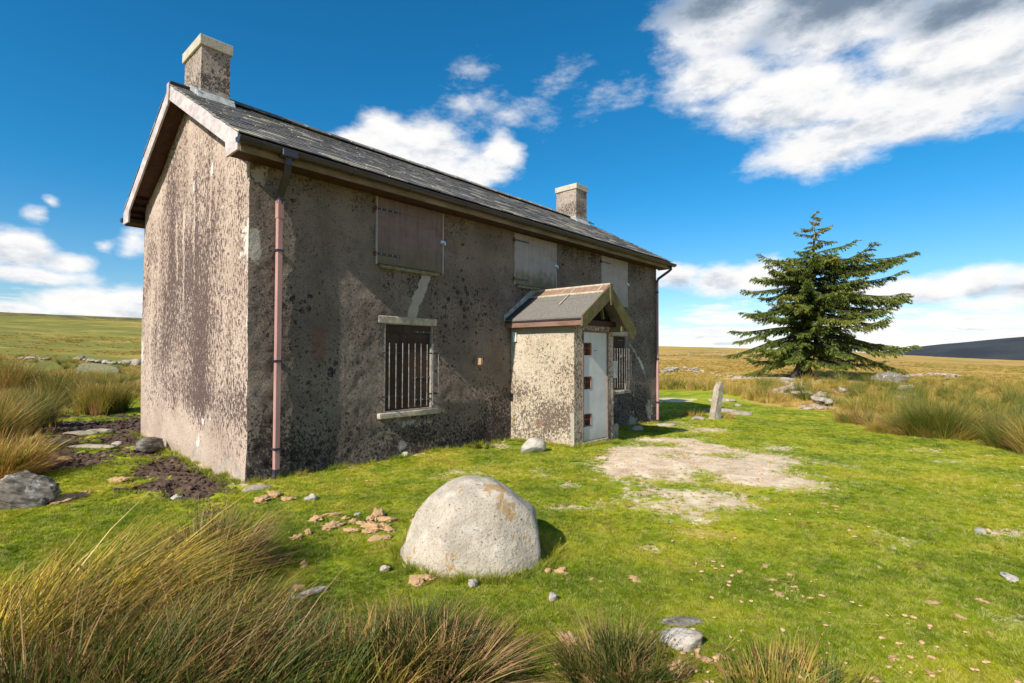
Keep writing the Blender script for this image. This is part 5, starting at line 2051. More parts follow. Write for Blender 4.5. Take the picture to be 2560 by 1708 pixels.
name_rows(CG[1], [1300, 1480], ["far", "middle", "near"], "%s dry clod along the %s part of the open turf, from the boulder side", "clods on the open turf", "clod")
name_rows(CG[2], [], [""], "%s brown clod along the grass before the gable corner%s", "clods by the gable", "clod")
name_rows(CG[3], [1500], ["behind", "among"], "%s small dry clod from the boulder side, %s the rush tufts", "clods near the tufts", "clod")
for o in [t[2] for g in CG for t in g]:
    if o.scale.x > .21 and o.location.x < 1:
        o["label"] = o["label"] + ", a large slab"

# ------------------------------------------------------------------ spruce
def spruce():
    base = place(2006, 948)
    base[:2] = base[:2]
    dz = depth(base)
    H = (948 - 527) / FPX * dz
    root = tag(empty("spruce_tree", tuple(base)), "lone dark green spruce with drooping tiers and thin bare leader", "tree")
    r = np.random.default_rng(3)
    S = H / 11.6
    # trunk, leaning a little
    def axis_pt(t):
        return np.array([.9 * S * t * R_[0] + .10 * math.sin(t * 5), .9 * S * t * R_[1] + .10 * math.cos(t * 4) - .10, H * t])
    tz = np.concatenate([[-.03], np.linspace(0, .82, 22)])
    rad = [.85 * S if i == 0 else max(.04, S * (.42 * (1 - t) ** 1.1 + .50 * math.exp(-t * 26))) for i, t in enumerate(tz)]
    tr = MB()
    tr.tube([axis_pt(t) for t in tz], 1, 12, radii=rad)
    tr.build("trunk", M['bark'], root, smooth=True)
    for a in np.linspace(0, 6.28, 7)[:-1]:
        b = MB()
        d = np.array([math.cos(a + .4), math.sin(a + .4), 0])
        b.tube([d * .30 * S + [0, 0, .55], d * .75 * S + [0, 0, .16], d * 1.35 * S + [0, 0, -.05], d * 1.9 * S + [0, 0, -.25]], .1, 6, radii=[.22 * S, .17 * S, .10 * S, .04 * S])
        b.build("root", M['bark'], root, smooth=True)
    ld = MB()
    tl = np.linspace(.68, 1.0, 12)
    ld.tube([axis_pt(t) + [.03 * math.sin(t * 30), 0, 0] for t in tl], 1, 6, radii=[max(.012, .085 * (1.02 - t) / .34) for t in tl])
    ld.tube([axis_pt(.69) + R_ * -.30, axis_pt(.73) + R_ * -.26, axis_pt(.77) + R_ * -.22], 1, 5, radii=[.05, .04, .02])
    ld.build("leader", M['bark_pale'], root, smooth=True)

    # reach of the crown by height (fraction), to the left and right in the picture as seen from the house
    hz = [.03, .08, .14, .20, .28, .36, .44, .52, .60, .68, .72, .78, .86, .93, .985]
    lf = [1.2, 2.4, 4.1, 4.3, 4.3, 4.0, 4.5, 3.7, 4.6, 3.9, 2.6, .5, .75, .45, .12]
    rt = [2.9, 5.0, 6.3, 6.0, 6.9, 6.3, 6.1, 6.0, 6.0, 6.0, 4.0, .6, 1.35, .5, .12]
    SV_, SF_, ST_ = [], [], []

    def sprig(p, d, ln, wd, tone):
        """a needle spray: slim pointed leaf of two faces folded along its rib"""
        d = d / np.linalg.norm(d)
        s = np.cross(d, r.normal(size=3))
        s /= np.linalg.norm(s) + 1e-9
        n = np.cross(d, s)
        b = len(SV_)
        SV_.extend([p, p + d * ln * .5 + s * wd + n * wd * .3, p + d * ln, p + d * ln * .5 - s * wd + n * wd * .3])
        SF_.append((b, b + 1, b + 2, b + 3))
        ST_.extend([tone * .9, tone, min(1, tone + .05), tone])

    n_limb = 0
    t = .115
    ang = 0.3
    while t < .99:
        top = t > .74
        k = 2 if top else 4
        for j in range(k):
            ang += 2.399 + r.uniform(-.3, .3)
            dirv = np.array([math.cos(ang), math.sin(ang), 0])
            sx = float(np.dot(dirv, R_))
            reach = np.interp(t, hz, rt) * max(sx, 0) ** 2 + np.interp(t, hz, lf) * max(-sx, 0) ** 2 + (1 - sx * sx) * .5 * (np.interp(t, hz, rt) + np.interp(t, hz, lf))
            ln = reach * .90 * S * r.choice([.35, .6, .85, 1.0, 1.15], p=[.22, .23, .20, .20, .15]) * r.uniform(.92, 1.08)
            if top and r.random() < .25:
                ln *= 1.3
            if ln < .12:
                ln = .12
            p0 = axis_pt(t + r.uniform(-.012, .012))
            rise = r.uniform(-.10, .30) if not top else r.uniform(.0, .35)
            droop = (.24 if t > .3 else .34) * r.uniform(.4, 1.5)
            if t < .13:
                droop = .16
                rise = r.uniform(-.12, .04)
            pts = []
            m = 9
            side = np.array([-dirv[1], dirv[0], 0])
            bend = r.uniform(-.12, .12)
            for i in range(m):
                s = i / (m - 1)
                pts.append(p0 + dirv * ln * s + side * (bend * ln * s * s) + np.array([0, 0, ln * (rise * s - droop * s ** 2.2 + .17 * s ** 5)]))
            lb = MB()
            lb.tube(pts, 1, 5, radii=[max(.008, (.012 + .013 * ln) * (1 - .85 * i / (m - 1))) for i in range(m)])
            add("limb", make_mesh("limb", lb.v, lb.f, M['bark'], True), root)
            n_limb += 1
            limb_tone = r.uniform(-.14, .16)
            # side shoots in a flat fan, hanging needle sprays along them
            nt = int(7 + ln * 6.5)
            for q in range(nt):
                s = .16 + .84 * (q + r.uniform(0, 1)) / nt
                f = s * (m - 1)
                i0 = min(int(f), m - 2)
                pp = pts[i0] + (pts[i0 + 1] - pts[i0]) * (f - i0)
                tang = pts[i0 + 1] - pts[i0]
                tang /= np.linalg.norm(tang)
                sg = 1 if q % 2 else -1
                tl_ = (.26 + .26 * ln * (1 - s) ** .7 * .5 + .10) * r.uniform(.6, 1.2) * min(1.0, .35 + ln * .35)
                td = tang * r.uniform(.45, .9) + side * sg * r.uniform(.5, 1.0) * (1 - .5 * s) + np.array([0, 0, r.uniform(-.55, .02)])
                td /= np.linalg.norm(td)
                ns = int(7 + tl_ * 30)
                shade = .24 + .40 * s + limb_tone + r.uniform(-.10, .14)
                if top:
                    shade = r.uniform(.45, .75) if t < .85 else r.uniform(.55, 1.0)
                for w in range(ns):
                    u = (w + .5) / ns
                    pos = pp + td * tl_ * u + np.array([0, 0, -.10 * tl_ * u * u])
                    dd = td * r.uniform(.3, 1.0) + np.array([r.normal() * .35, r.normal() * .35, r.uniform(-1.1, .05)])
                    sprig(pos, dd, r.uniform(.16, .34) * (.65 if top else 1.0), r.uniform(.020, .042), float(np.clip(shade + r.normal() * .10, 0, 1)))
        t += .0165 if not top else .022
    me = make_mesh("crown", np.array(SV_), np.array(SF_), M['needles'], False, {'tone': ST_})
    tag(add("crown", me, root), kind='stuff')
    print("spruce sprigs", len(SF_), "limbs", n_limb)


spruce()

# ------------------------------------------------------------------ rushes and turf
def blades(n, radius, h0, h1, lean=(0, 0), spread=.55, width=.005, seed=0, tone=(0, 1), curl=.5, bias=1.0, seg=4):
    """n grass blades growing from a disc, fanning out; returns a mesh with tone and along attributes"""
    r = np.random.default_rng(seed)
    nb = max(6, int(n / 26))                      # stems stand in bunches
    ba = r.uniform(0, 2 * np.pi, nb)
    bd = np.sqrt(r.uniform(0, 1, nb))
    bi = r.integers(0, nb, n)
    bx = radius * bd[bi] * np.cos(ba[bi]) + r.normal(0, radius * .10, n)
    by = radius * bd[bi] * np.sin(ba[bi]) + r.normal(0, radius * .10, n)
    rr = np.hypot(bx, by)
    a = np.arctan2(by, bx)
    bh = r.uniform(.72, 1.12, nb)
    h = r.uniform(h0, h1, n) * bh[bi] * (1 - .25 * np.clip(rr / max(radius, 1e-6), 0, 1.2) ** 2)
    out = spread * (np.clip(rr / max(radius, 1e-6), 0, 1.3)) ** bias
    bl = r.normal(0, .20, (nb, 2))
    dx = np.cos(a) * out + r.normal(0, .17, n) + bl[bi, 0] + lean[0]
    dy = np.sin(a) * out + r.normal(0, .17, n) + bl[bi, 1] + lean[1]
    wa = r.uniform(0, 2 * np.pi, n)
    wx, wy = np.cos(wa), np.sin(wa)
    cu = r.uniform(.1, curl, n)
    wv = r.uniform(.55, 1.5, n)
    bt = r.beta(.6, .6, nb)
    tn = tone[0] + (tone[1] - tone[0]) * np.clip(bt[bi] + r.normal(0, .16, n), 0, 1)
    V, T, A = [], [], []
    ss = np.linspace(0, 1, seg + 1)
    for s in ss:
        horiz = s * (.55 + .45 * s * (1 + cu))
        zz = h * (s - cu * .34 * s ** 3 * np.clip(np.hypot(dx, dy), 0, 1.2))
        cx = bx + dx * h * horiz
        cy = by + dy * h * horiz
        w = width * wv * (1 - .85 * s) * .5
        V.append(np.stack([cx - wx * w, cy - wy * w, zz], 1))
        V.append(np.stack([cx + wx * w, cy + wy * w, zz], 1))
        T += [tn, tn]
        A += [np.full(n, s)] * 2
    V = np.stack(V, 1).reshape(-1, 3)
    k = 2 * (seg + 1)
    T = np.stack(T, 1).ravel()
    A = np.stack(A, 1).ravel()
    b = (np.arange(n) * k)[:, None]
    F = np.concatenate([b + np.array([[2 * i, 2 * i + 1, 2 * i + 3, 2 * i + 2]]) for i in range(seg)], 0)
    return V, F, T, A


def blade_mesh(name, mat, parts):
    V, F, T, A = [], [], [], []
    o = 0
    for v, f, t, a in parts:
        V.append(v)
        F.append(f + o)
        T.append(t)
        A.append(a)
        o += len(v)
    return make_mesh(name, np.concatenate(V), np.concatenate(F), mat, False, {'tone': np.concatenate(T), 'along': np.concatenate(A)})


def rootdir(dx, dy):
    """picture right / away from the viewer -> world lean"""
    f = np.array([F_[0], F_[1]])
    f /= np.linalg.norm(f)
    q = np.array([R_[0], R_[1]]) * dx + f * dy
    return tuple(q)


def tuft(px, py, top, label, mat='rush_green', n=900, rad=.22, lean=(0, 0), spread=.55, seed=0, tone=(0, 1), width=.0055, curl=.5, dead=.25, group=None, at=None, name="rush_tussock", hmul=1.0):
    if width < .0075:
        width *= 1.75
        n = int(n * .72)
    p = place(px, py) if at is None else np.array([at[0], at[1], float(ground(at[0], at[1]))])
    h = ((py - top) / FPX * depth(p) if at is None else top) * hmul
    ld = rootdir(*lean)
    parts = [blades(n, rad, h * .65, h * 1.12, ld, spread, width, seed, tone, curl),
             blades(int(n * dead), rad * 1.15, h * .25, h * .7, ld, spread * 1.9, width, seed + 1, (.75, 1.0), .9),
             blades(int(n * .35), rad * .9, h * .4, h * .8, ld, spread * .7, width, seed + 2, (tone[0], tone[0] + .35), curl)]
    parts.append(blades(int(n * .05) + 6, rad * 1.1, h * .8, h * 1.35, ld, spread * 1.3, width * .8, seed + 3, (.62, .9), 1.3))
    if width < .0135:
        # brown seed heads on the side of some stems
        r = np.random.default_rng(seed + 9)
        v0 = parts[0][0].reshape(-1, 10, 3)
        pick = r.choice(len(v0), max(4, len(v0) // 6), replace=False)
        c = v0[pick, 6] * .5 + v0[pick, 8] * .5 + r.normal(0, .004, (len(pick), 3))
        z = width * r.uniform(.35, .8, len(pick))[:, None]
        hv = np.stack([c + z * [0, 0, 1.6], c + z * [1, .3, 0], c - z * [0, 0, 1.3], c - z * [1, -.3, 0], c + z * [.2, 1, .2], c - z * [.2, 1, -.2]], 1).reshape(-1, 3)
        hb = (np.arange(len(pick)) * 6)[:, None]
        hf = np.concatenate([hb + np.array([q]) for q in ((0, 1, 2, 3), (0, 4, 2, 5))], 0)
        parts.append((hv, hf, np.full(len(hv), 1.0), np.full(len(hv), .5)))
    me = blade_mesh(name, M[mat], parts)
    o = add(name, me, None, (p[0], p[1], p[2] - .03))
    return tag(o, label, "grass tussock", group)


# foreground
tuft(520, 1452, 1262, "dark green rush tussock with brown dead base before the house corner", 'rush_dark', 1500, .24, (.10, .0), .55, 11, (0, .8), dead=.5)
tuft(430, 1440, 1300, "brown tinged rush tussock behind the leaning straw grass", 'rush_dark', 1100, .24, (.2, 0), .5, 14, (.15, .9), dead=.5)
tuft(150, 1640, 1330, "big clump of straw coloured grass blown over to one side", 'rush_straw', 2600, .34, (.62, .15), .35, 17, (0, .68), width=.0060, curl=.8, dead=.15)
tuft(300, 1560, 1340, "straw grass clump leaning towards the dark rush tussock", 'rush_straw', 1800, .30, (.60, .10), .35, 18, (.0, .7), width=.0055, curl=.8, dead=.3)
tuft(20, 1560, 1370, "yellow leaning grass clump at the very left edge", 'rush_straw', 1700, .32, (.65, .1), .3, 19, (.0, .68), curl=.8, dead=.1)
tuft(60, 1760, 1460, "deep green rush clump in the near left corner", 'rush_dark', 2200, .34, (.35, .1), .5, 21, (0, .75), dead=.2)
tuft(300, 1730, 1480, "green rush clump below the leaning straw grass", 'rush_green', 2400, .34, (.35, 0), .5, 22, (0, .75), dead=.25)
tuft(500, 1660, 1440, "brownish grass clump at the foot of the dark tussock", 'rush_mid', 1900, .30, (.2, 0), .6, 23, (.2, 1), dead=.6)
tuft(640, 1740, 1545, "dark rush clump at the lower edge of the meadow", 'rush_dark', 1900, .30, (.15, 0), .55, 24, (0, .85), dead=.4)
tuft(760, 1790, 1560, "thin tall green rushes at the lower edge beside the dark clump", 'rush_green', 700, .26, (.05, 0), .35, 25, (.1, .65), dead=.3, curl=.3)
tuft(470, 1840, 1560, "nearest dense rush clump at the lower left", 'rush_dark', 1800, .32, (.25, 0), .5, 26, (0, .8), dead=.3)
tuft(140, 1900, 1560, "nearest shaded rush clump in the bottom left corner", 'rush_dark', 1800, .32, (.3, 0), .5, 27, (0, .7), dead=.3)
tuft(1020, 1668, 1500, "dark central rush tussock with splayed brown blades", 'rush_dark', 1900, .17, (-.05, .05), .8, 31, (.05, .85), dead=.5)
tuft(1120, 1720, 1560, "splayed rush tussock beside the central one", 'rush_dark', 1300, .15, (.25, 0), .95, 32, (.35, 1.0), dead=.8)
tuft(900, 1740, 1545, "thin rushes on the near side of the central tussock", 'rush_green', 800, .20, (-.1, 0), .7, 33, (.1, .8), dead=.5)
tuft(1520, 1690, 1545, "rush tuft of thin upright stems beside the pale rock", 'rush_dark', 900, .20, (.0, .05), .75, 35, (.05, .8), width=.0042, dead=.5)
tuft(1600, 1720, 1590, "low rush tuft behind the tall brown clod", 'rush_dark', 500, .16, (.1, 0), .8, 36, (.05, .85), width=.0042, dead=.6)
tuft(1950, 1745, 1635, "low green rush tuft at the lower edge of the turf", 'rush_green', 800, .24, (.15, 0), .9, 37, (.1, .8), width=.0045, dead=.4)
tuft(2080, 1760, 1665, "sparse low rushes at the lower edge beside the green tuft", 'rush_green', 420, .2, (.2, 0), .9, 38, (.1, .9), width=.0045, dead=.5)

# left middle distance
tuft(245, 1032, 930, "big bleached rush tussock just left of the gable", 'rush_mid', 1500, .42, (-.06, 0), .26, 41, (.1, .8), width=.011, dead=.15)
tuft(285, 1030, 945, "green side of the bleached tussock next to the gable", 'rush_green', 900, .28, (.05, 0), .24, 42, (0, .6), width=.011, dead=.1)
tuft(95, 1065, 945, "tall green rush tussock beside the muddy ground", 'rush_green', 1200, .24, (-.03, 0), .22, 43, (0, .8), width=.009, dead=.2)
tuft(40, 1085, 965, "tall olive rush tussock at the left edge by the mud", 'rush_green', 1300, .30, (-.08, 0), .28, 44, (0, .7), width=.009, dead=.2)
tuft(145, 1018, 915, "tall rush tussock behind the muddy ground", 'rush_green', 1300, .45, (.05, 0), .25, 45, (0, .8), width=.013, dead=.3)
tuft(5, 1195, 1060, "brown drooping grass tussock behind the leaning slab", 'rush_mid', 1600, .26, (.12, 0), .5, 46, (.2, 1), width=.007, dead=.8)
tuft(60, 1160, 1095, "low brown tussock between slab and mud", 'rush_mid', 900, .2, (.1, 0), .6, 47, (.3, 1), width=.007, dead=.8)
tuft(30, 985, 885, "large dark rush tussock at the left edge under the hill", 'rush_green', 1400, .6, (.1, 0), .28, 48, (.2, 1), width=.018, dead=.5)
tuft(-60, 1130, 960, "tall rush tussock cut by the left edge", 'rush_mid', 1500, .3, (.05, 0), .3, 49, (0, .9), width=.009, dead=.4)
tuft(170, 968, 918, "rush tussock before the stone bank", 'rush_mid', 1100, .6, (.1, 0), .3, 50, (.1, .9), width=.018, dead=.3)
tuft(330, 985, 945, "low bleached rushes against the gable edge", 'rush_mid', 700, .5, (0, 0), .4, 51, (.2, .9), width=.014, dead=.3)
# right middle distance
tuft(2130, 1056, 1012, "dark low tussock at the turf edge, first from the stones", 'rush_green', 700, .34, (0, 0), .7, 61, (.1, .9), width=.010, dead=.6)
tuft(2180, 1064, 1020, "dark low tussock next along the turf edge", 'rush_green', 700, .30, (.1, 0), .7, 62, (0, .8), width=.010, dead=.6)
tuft(2205, 1082, 1038, "small tuft with reddish stems on the turf edge", 'rush_mid', 600, .22, (0, 0), .6, 63, (.35, 1), width=.008, dead=.5)
tuft(2250, 1080, 1030, "small olive tuft left of the great tussock", 'rush_mid', 600, .25, (0, 0), .6, 64, (0, .8), width=.008, dead=.4)
tuft(2345, 1094, 985, "great olive rush tussock at the turf edge on the right", 'rush_green', 2300, .48, (0, 0), .5, 65, (0, .7), width=.009, dead=.4)
tuft(2300, 1090, 1010, "olive rushes on the near flank of the great tussock", 'rush_green', 1300, .38, (-.1, 0), .6, 66, (.1, .8), width=.009, dead=.6)
tuft(2405, 1092, 1015, "brown dead rushes on the far flank of the great tussock", 'rush_mid', 1300, .38, (.15, 0), .7, 67, (.2, 1), width=.009, dead=.9)
tuft(2545, 1122, 1030, "dark olive tussock cut by the right edge", 'rush_green', 1800, .42, (-.05, 0), .55, 68, (0, .75), width=.008, dead=.5)
tuft(2480, 1100, 1020, "olive tussock between the great tussock and the right edge", 'rush_green', 1300, .40, (0, 0), .5, 69, (.05, .8), width=.009, dead=.4)
tuft(2620, 1140, 1030, "olive tussock just past the right edge", 'rush_mid', 1200, .4, (0, 0), .5, 70, (.05, .8), width=.008, dead=.4)
tuft(1850, 985, 955, "low ochre rushes behind the standing post", 'rush_mid', 900, 1.1, (0, 0), .35, 71, (.2, .95), width=.018, dead=.3)
tuft(1905, 1000, 965, "ochre rush clump beside the tumbled wall", 'rush_mid', 900, .8, (0, 0), .4, 72, (.2, .95), width=.016, dead=.3)
tuft(1700, 972, 940, "olive rush clump beyond the house end", 'rush_mid', 900, 1.2, (0, 0), .35, 73, (.1, .9), width=.02, dead=.3)
tuft(1660, 970, 935, "olive rush clump hidden partly by the far downpipe", 'rush_mid', 800, 1.2, (0, 0), .35, 74, (.05, .8), width=.02, dead=.3)
tuft(1765, 975, 948, "ochre rush clump left of the standing post", 'rush_mid', 800, 1.1, (0, 0), .35, 75, (.2, .95), width=.02, dead=.3)
tuft(1815, 1046, 1025, "dry weed tuft at the foot of the standing post", 'rush_mid', 260, .3, (0, 0), .6, 76, (.5, 1), width=.010, dead=.6)
tuft(1730, 1040, 1015, "dry weed tuft in the shade left of the standing post", 'rush_mid', 240, .3, (0, 0), .5, 77, (.4, 1), width=.010, dead=.6)
tuft(1205, 1118, 1098, "small leafy weed at the front wall foot", 'rush_green', 260, .20, (0, 0), .9, 78, (0, .3), width=.012, dead=.1)

# rush bed behind the turf edge: tussocks one can still tell apart
TV = []
for i in range(8):
    h = .85
    parts = [blades(380, .30, h * .55, h * 1.1, rootdir(.06, 0), .45, .014, 300 + i, ((i % 4) * .10, .55 + (i % 4) * .14), .5),
             blades(150, .42, h * .25, h * .65, rootdir(.06, 0), .9, .013, 330 + i, (.7, 1), .9)]
    TV.append(blade_mesh("rush_tussock", M['rush_mid' if i % 2 else 'rush_green'], parts))
rb = random.Random(77)


def region_right(x, y):
    # the bed lies right of the turf, seen from the porch
    v = (x - 7.5) * (4.4) - (y + 6.4) * 9.5
    return v > 0


cnt = 0
tries = 0
pts_used = []
BED = []


while cnt < 115 and tries < 4000:
    tries += 1
    px, py = rb.uniform(1880, 2640), 1090 - 130 * rb.random() ** .7
    if py < 965 and px < 2000:
        continue
    edge = np.interp(px, [1880, 1950, 2060, 2130, 2300, 2560, 2640], [1000, 1012, 1012, 1040, 1075, 1100, 1110])
    if py > edge:
        continue
    q = place(px, py)
    if any((q[0] - u[0]) ** 2 + (q[1] - u[1]) ** 2 < .55 ** 2 for u in pts_used):
        continue
    pts_used.append(q)
    s = rb.uniform(.7, 1.15)
    o = add("rush_tussock", TV[rb.randrange(8)], None, (q[0], q[1], q[2] - .03), (0, 0, rb.uniform(-.5, .5)), (s, s, s * rb.uniform(.8, 1.1)))
    BED.append((px, depth(q), o))
    cnt += 1
dq = np.quantile([t[1] for t in BED], [.25, .5, .75])
name_rows(BED, list(dq), ["front row by the turf", "second row", "third row", "row by the broken wall"], "%s rush tussock from the spruce in the rush bed, %s", "rush bed right of the turf")
BEDL = []
cnt = 0
tries = 0
while cnt < 34 and tries < 2000:
    tries += 1
    px, py = rb.uniform(-60, 330), 1000 - 105 * rb.random()
    if py > 975 and px > 160:
        continue
    q = place(px, py)
    if any((q[0] - u[0]) ** 2 + (q[1] - u[1]) ** 2 < .7 ** 2 for u in pts_used):
        continue
    pts_used.append(q)
    s = rb.uniform(.55, .85)
    o = add("rush_tussock", TV[rb.randrange(8)], None, (q[0], q[1], q[2] - .03), (0, 0, rb.uniform(-.5, .5)), (s, s, s))
    BEDL.append((-px, depth(q), o))
    cnt += 1
dq = np.quantile([t[1] for t in BEDL], [.5])
name_rows(BEDL, list(dq), ["nearer row", "row by the stone bank"], "%s rush tussock counting away from the gable edge, %s", "rushes beside the gable")


# ---- ground cover scattered as stuff
def scatter(name, label, pts, rot, scl, sources):
    me = bpy.data.meshes.new(name)
    me.vertices.add(len(pts))
    me.vertices.foreach_set('co', np.ascontiguousarray(pts, np.float32).ravel())
    a = me.attributes.new('rz', 'FLOAT_VECTOR', 'POINT')
    a.data.foreach_set('vector', np.ascontiguousarray(rot, np.float32).ravel())
    a = me.attributes.new('sc', 'FLOAT_VECTOR', 'POINT')
    a.data.foreach_set('vector', np.ascontiguousarray(scl, np.float32).ravel())
    a = me.attributes.new('pick', 'INT', 'POINT')
    a.data.foreach_set('value', np.random.default_rng(len(pts)).integers(0, len(sources), len(pts)).astype(np.int32))
    o = add(name, me)
    tag(o, label, kind='stuff')
    c = bpy.data.collections.new(name + "_kinds")
    for i, s in enumerate(sources):
        so = bpy.data.objects.new("%s_kind_%02d" % (name, i), s)
        c.objects.link(so)
    gt = bpy.data.node_groups.new(name + "_scatter", 'GeometryNodeTree')
    gt.interface.new_socket("Geometry", in_out='INPUT', socket_type='NodeSocketGeometry')
    gt.interface.new_socket("Geometry", in_out='OUTPUT', socket_type='NodeSocketGeometry')
    gi = gt.nodes.new('NodeGroupInput')
    go = gt.nodes.new('NodeGroupOutput')
    ci = gt.nodes.new('GeometryNodeCollectionInfo')
    ci.inputs['Collection'].default_value = c
    ci.inputs['Separate Children'].default_value = True
    ci.inputs['Reset Children'].default_value = True
    ip = gt.nodes.new('GeometryNodeInstanceOnPoints')
    ip.inputs['Pick Instance'].default_value = True

    def na(nm, ty):
        n = gt.nodes.new('GeometryNodeInputNamedAttribute')
        n.data_type = ty
        n.inputs[0].default_value = nm
        return n.outputs[0]
    er = gt.nodes.new('FunctionNodeEulerToRotation')
    gt.links.new(na('rz', 'FLOAT_VECTOR'), er.inputs[0])
    gt.links.new(gi.outputs[0], ip.inputs['Points'])
    gt.links.new(ci.outputs[0], ip.inputs['Instance'])
    gt.links.new(na('pick', 'INT'), ip.inputs['Instance Index'])
    gt.links.new(er.outputs[0], ip.inputs['Rotation'])
    gt.links.new(na('sc', 'FLOAT_VECTOR'), ip.inputs['Scale'])
    gt.links.new(ip.outputs[0], go.inputs[0])
    md = o.modifiers.new("scatter", 'NODES')
    md.node_group = gt
    return o


def sheet_z(x, y, mud, bare):
    return ground(x, y) - mud * .05 + mud * fbm(x * 6, y * 6, 4, 91, .6) * .10 - bare * .012


def turf():
    r = np.random.default_rng(9)
    src = []
    for i in range(6):
        V, F, T, A = blades(120, .13, .009, .027, (.15 * math.cos(i), .15 * math.sin(i)), .7, .0042, 500 + i, (0, 1), .9, 1.0, 2)
        src.append(make_mesh("turf_piece", V, F, M['turf'], False, {'tone': T, 'along': A}))
    n = 60000
    # even over the yard, thinner with distance from the path in front of the house
    d = np.exp(r.uniform(math.log(1.6), math.log(24), n))
    a = r.uniform(-.25, 1.75, n)
    x = CAM[0] + d * np.cos(a)
    y = CAM[1] + d * np.sin(a)
    mud, bare, yard = masks(x, y)
    keep = (yard > .45) & (mud < r.uniform(.25, .6, n)) & (bare < r.uniform(.15, .75, n))
    keep &= ~((x > -.03) & (x < L + .05) & (y > -.03) & (y < D + .05))
    keep &= ~((x > PX0) & (x < PX1) & (y > PY) & (y < .1))
    x, y, mud, bare, d = x[keep], y[keep], mud[keep], bare[keep], d[keep]
    s = np.clip(.55 + d * .09, .6, 2.2) * r.uniform(.75, 1.25, len(x))
    hz = r.uniform(.7, 1.3, len(x)) * np.clip(1 + .4 * fbm(x * .8, y * .8, 3, 77), .6, 1.5)
    pts = np.stack([x, y, sheet_z(x, y, mud, bare) - .004], 1)
    rot = np.zeros((len(x), 3))
    rot[:, 2] = r.uniform(0, 6.28, len(x))
    scatter("turf_grass", "short grazed green turf round the house", pts, rot, np.stack([s, s, hz * np.clip(s, .8, 1.3)], 1), src)
    print("turf pieces", len(x))


turf()


def foot_fringe():
    """longer grass left standing against stones and walls"""
    r = np.random.default_rng(19)
    src = []
    for i in range(4):
        V, F, T, A = blades(40, .05, .04, .11, (0, 0), .8, .0045, 540 + i, (.1, 1), .8, 1.0, 3)
        src.append(make_mesh("fringe_piece", V, F, M['turf'], False, {'tone': T, 'along': A}))
    P = []
    for i in range(420):
        x = r.uniform(-.1, L)
        P.append((x, -.03 - abs(r.normal(0, .05))))
    for i in range(220):
        P.append((-.04 - abs(r.normal(0, .06)), r.uniform(0, D)))
    for i in range(160):
        P.append((r.uniform(PX0 - .1, PX1 + .1), PY - .03 - abs(r.normal(0, .04))))
        P.append((PX0 - .03 - abs(r.normal(0, .05)), r.uniform(PY, 0)))
    bo = bpy.data.objects["boulder"].location
    for i in range(260):
        a = r.uniform(0, 6.28)
        e = np.array([math.cos(a) * .60, math.sin(a) * .46]) * (1 + abs(r.normal(0, .05)))
        P.append((bo[0] + e[0] * math.cos(VIEW) - e[1] * math.sin(VIEW), bo[1] + e[0] * math.sin(VIEW) + e[1] * math.cos(VIEW)))
    P = np.array(P)
    P = P[r.random(len(P)) < .75]
    mud, bare, yard = masks(P[:, 0], P[:, 1])
    pts = np.column_stack([P, sheet_z(P[:, 0], P[:, 1], mud, bare) - .01])
    n = len(pts)
    rot = np.zeros((n, 3))
    rot[:, 2] = r.uniform(0, 6.28, n)
    s = r.uniform(.6, 1.3, n)
    scatter("grass_fringe", "longer grass along wall foot and boulder", pts, rot, np.stack([s, s, s], 1), src)


foot_fringe()


def litter():
    """straw stems, dead leaves and crumbs of dung lying on the turf: far too many to count"""
    r = np.random.default_rng(29)
    n = 5200
    d = np.exp(r.uniform(math.log(2.2), math.log(22), n))
    a = r.uniform(-.25, 1.2, n)
    x = CAM[0] + d * np.cos(a)
    y = CAM[1] + d * np.sin(a)
    mud, bare, yard = masks(x, y)
    keep = (yard > .5) & (fbm(x * .9, y * .9, 3, 171) + r.uniform(-.25, .25, n) > .40) & ~((x > -.05) & (y > -.05)) & ~((x > PX0 - .05) & (x < PX1 + .05) & (y > PY - .05))
    x, y, mud, bare = x[keep], y[keep], mud[keep], bare[keep]
    src = []
    for i in range(5):
        v, f = ICO[2]
        w = v * (1 + n3(v, 2.2, 800 + i) * .5)[:, None] * np.array([.020, .012, .006])
        src.append(make_mesh("crumb", w, f, M['dung']))
    for i in range(3):
        V, F, T, A = blades(3, .03, .07, .16, (1.2, .2), .4, .004, 560 + i, (.7, 1), .4, 1.0, 3)
        V[:, 2] = V[:, 2] * .12 + .015
        src.append(make_mesh("straw", V, F, M['rush_straw'], False, {'tone': T, 'along': A}))
    pts = np.stack([x, y, sheet_z(x, y, mud, bare) + .012], 1)
    rot = np.zeros((len(x), 3))
    rot[:, 2] = r.uniform(0, 6.28, len(x))
    s = r.uniform(.4, 1.15, len(x))
    scatter("turf_litter", "straw stems and crumbs scattered over the turf", pts, rot, np.stack([s, s, s], 1), src)


litter()


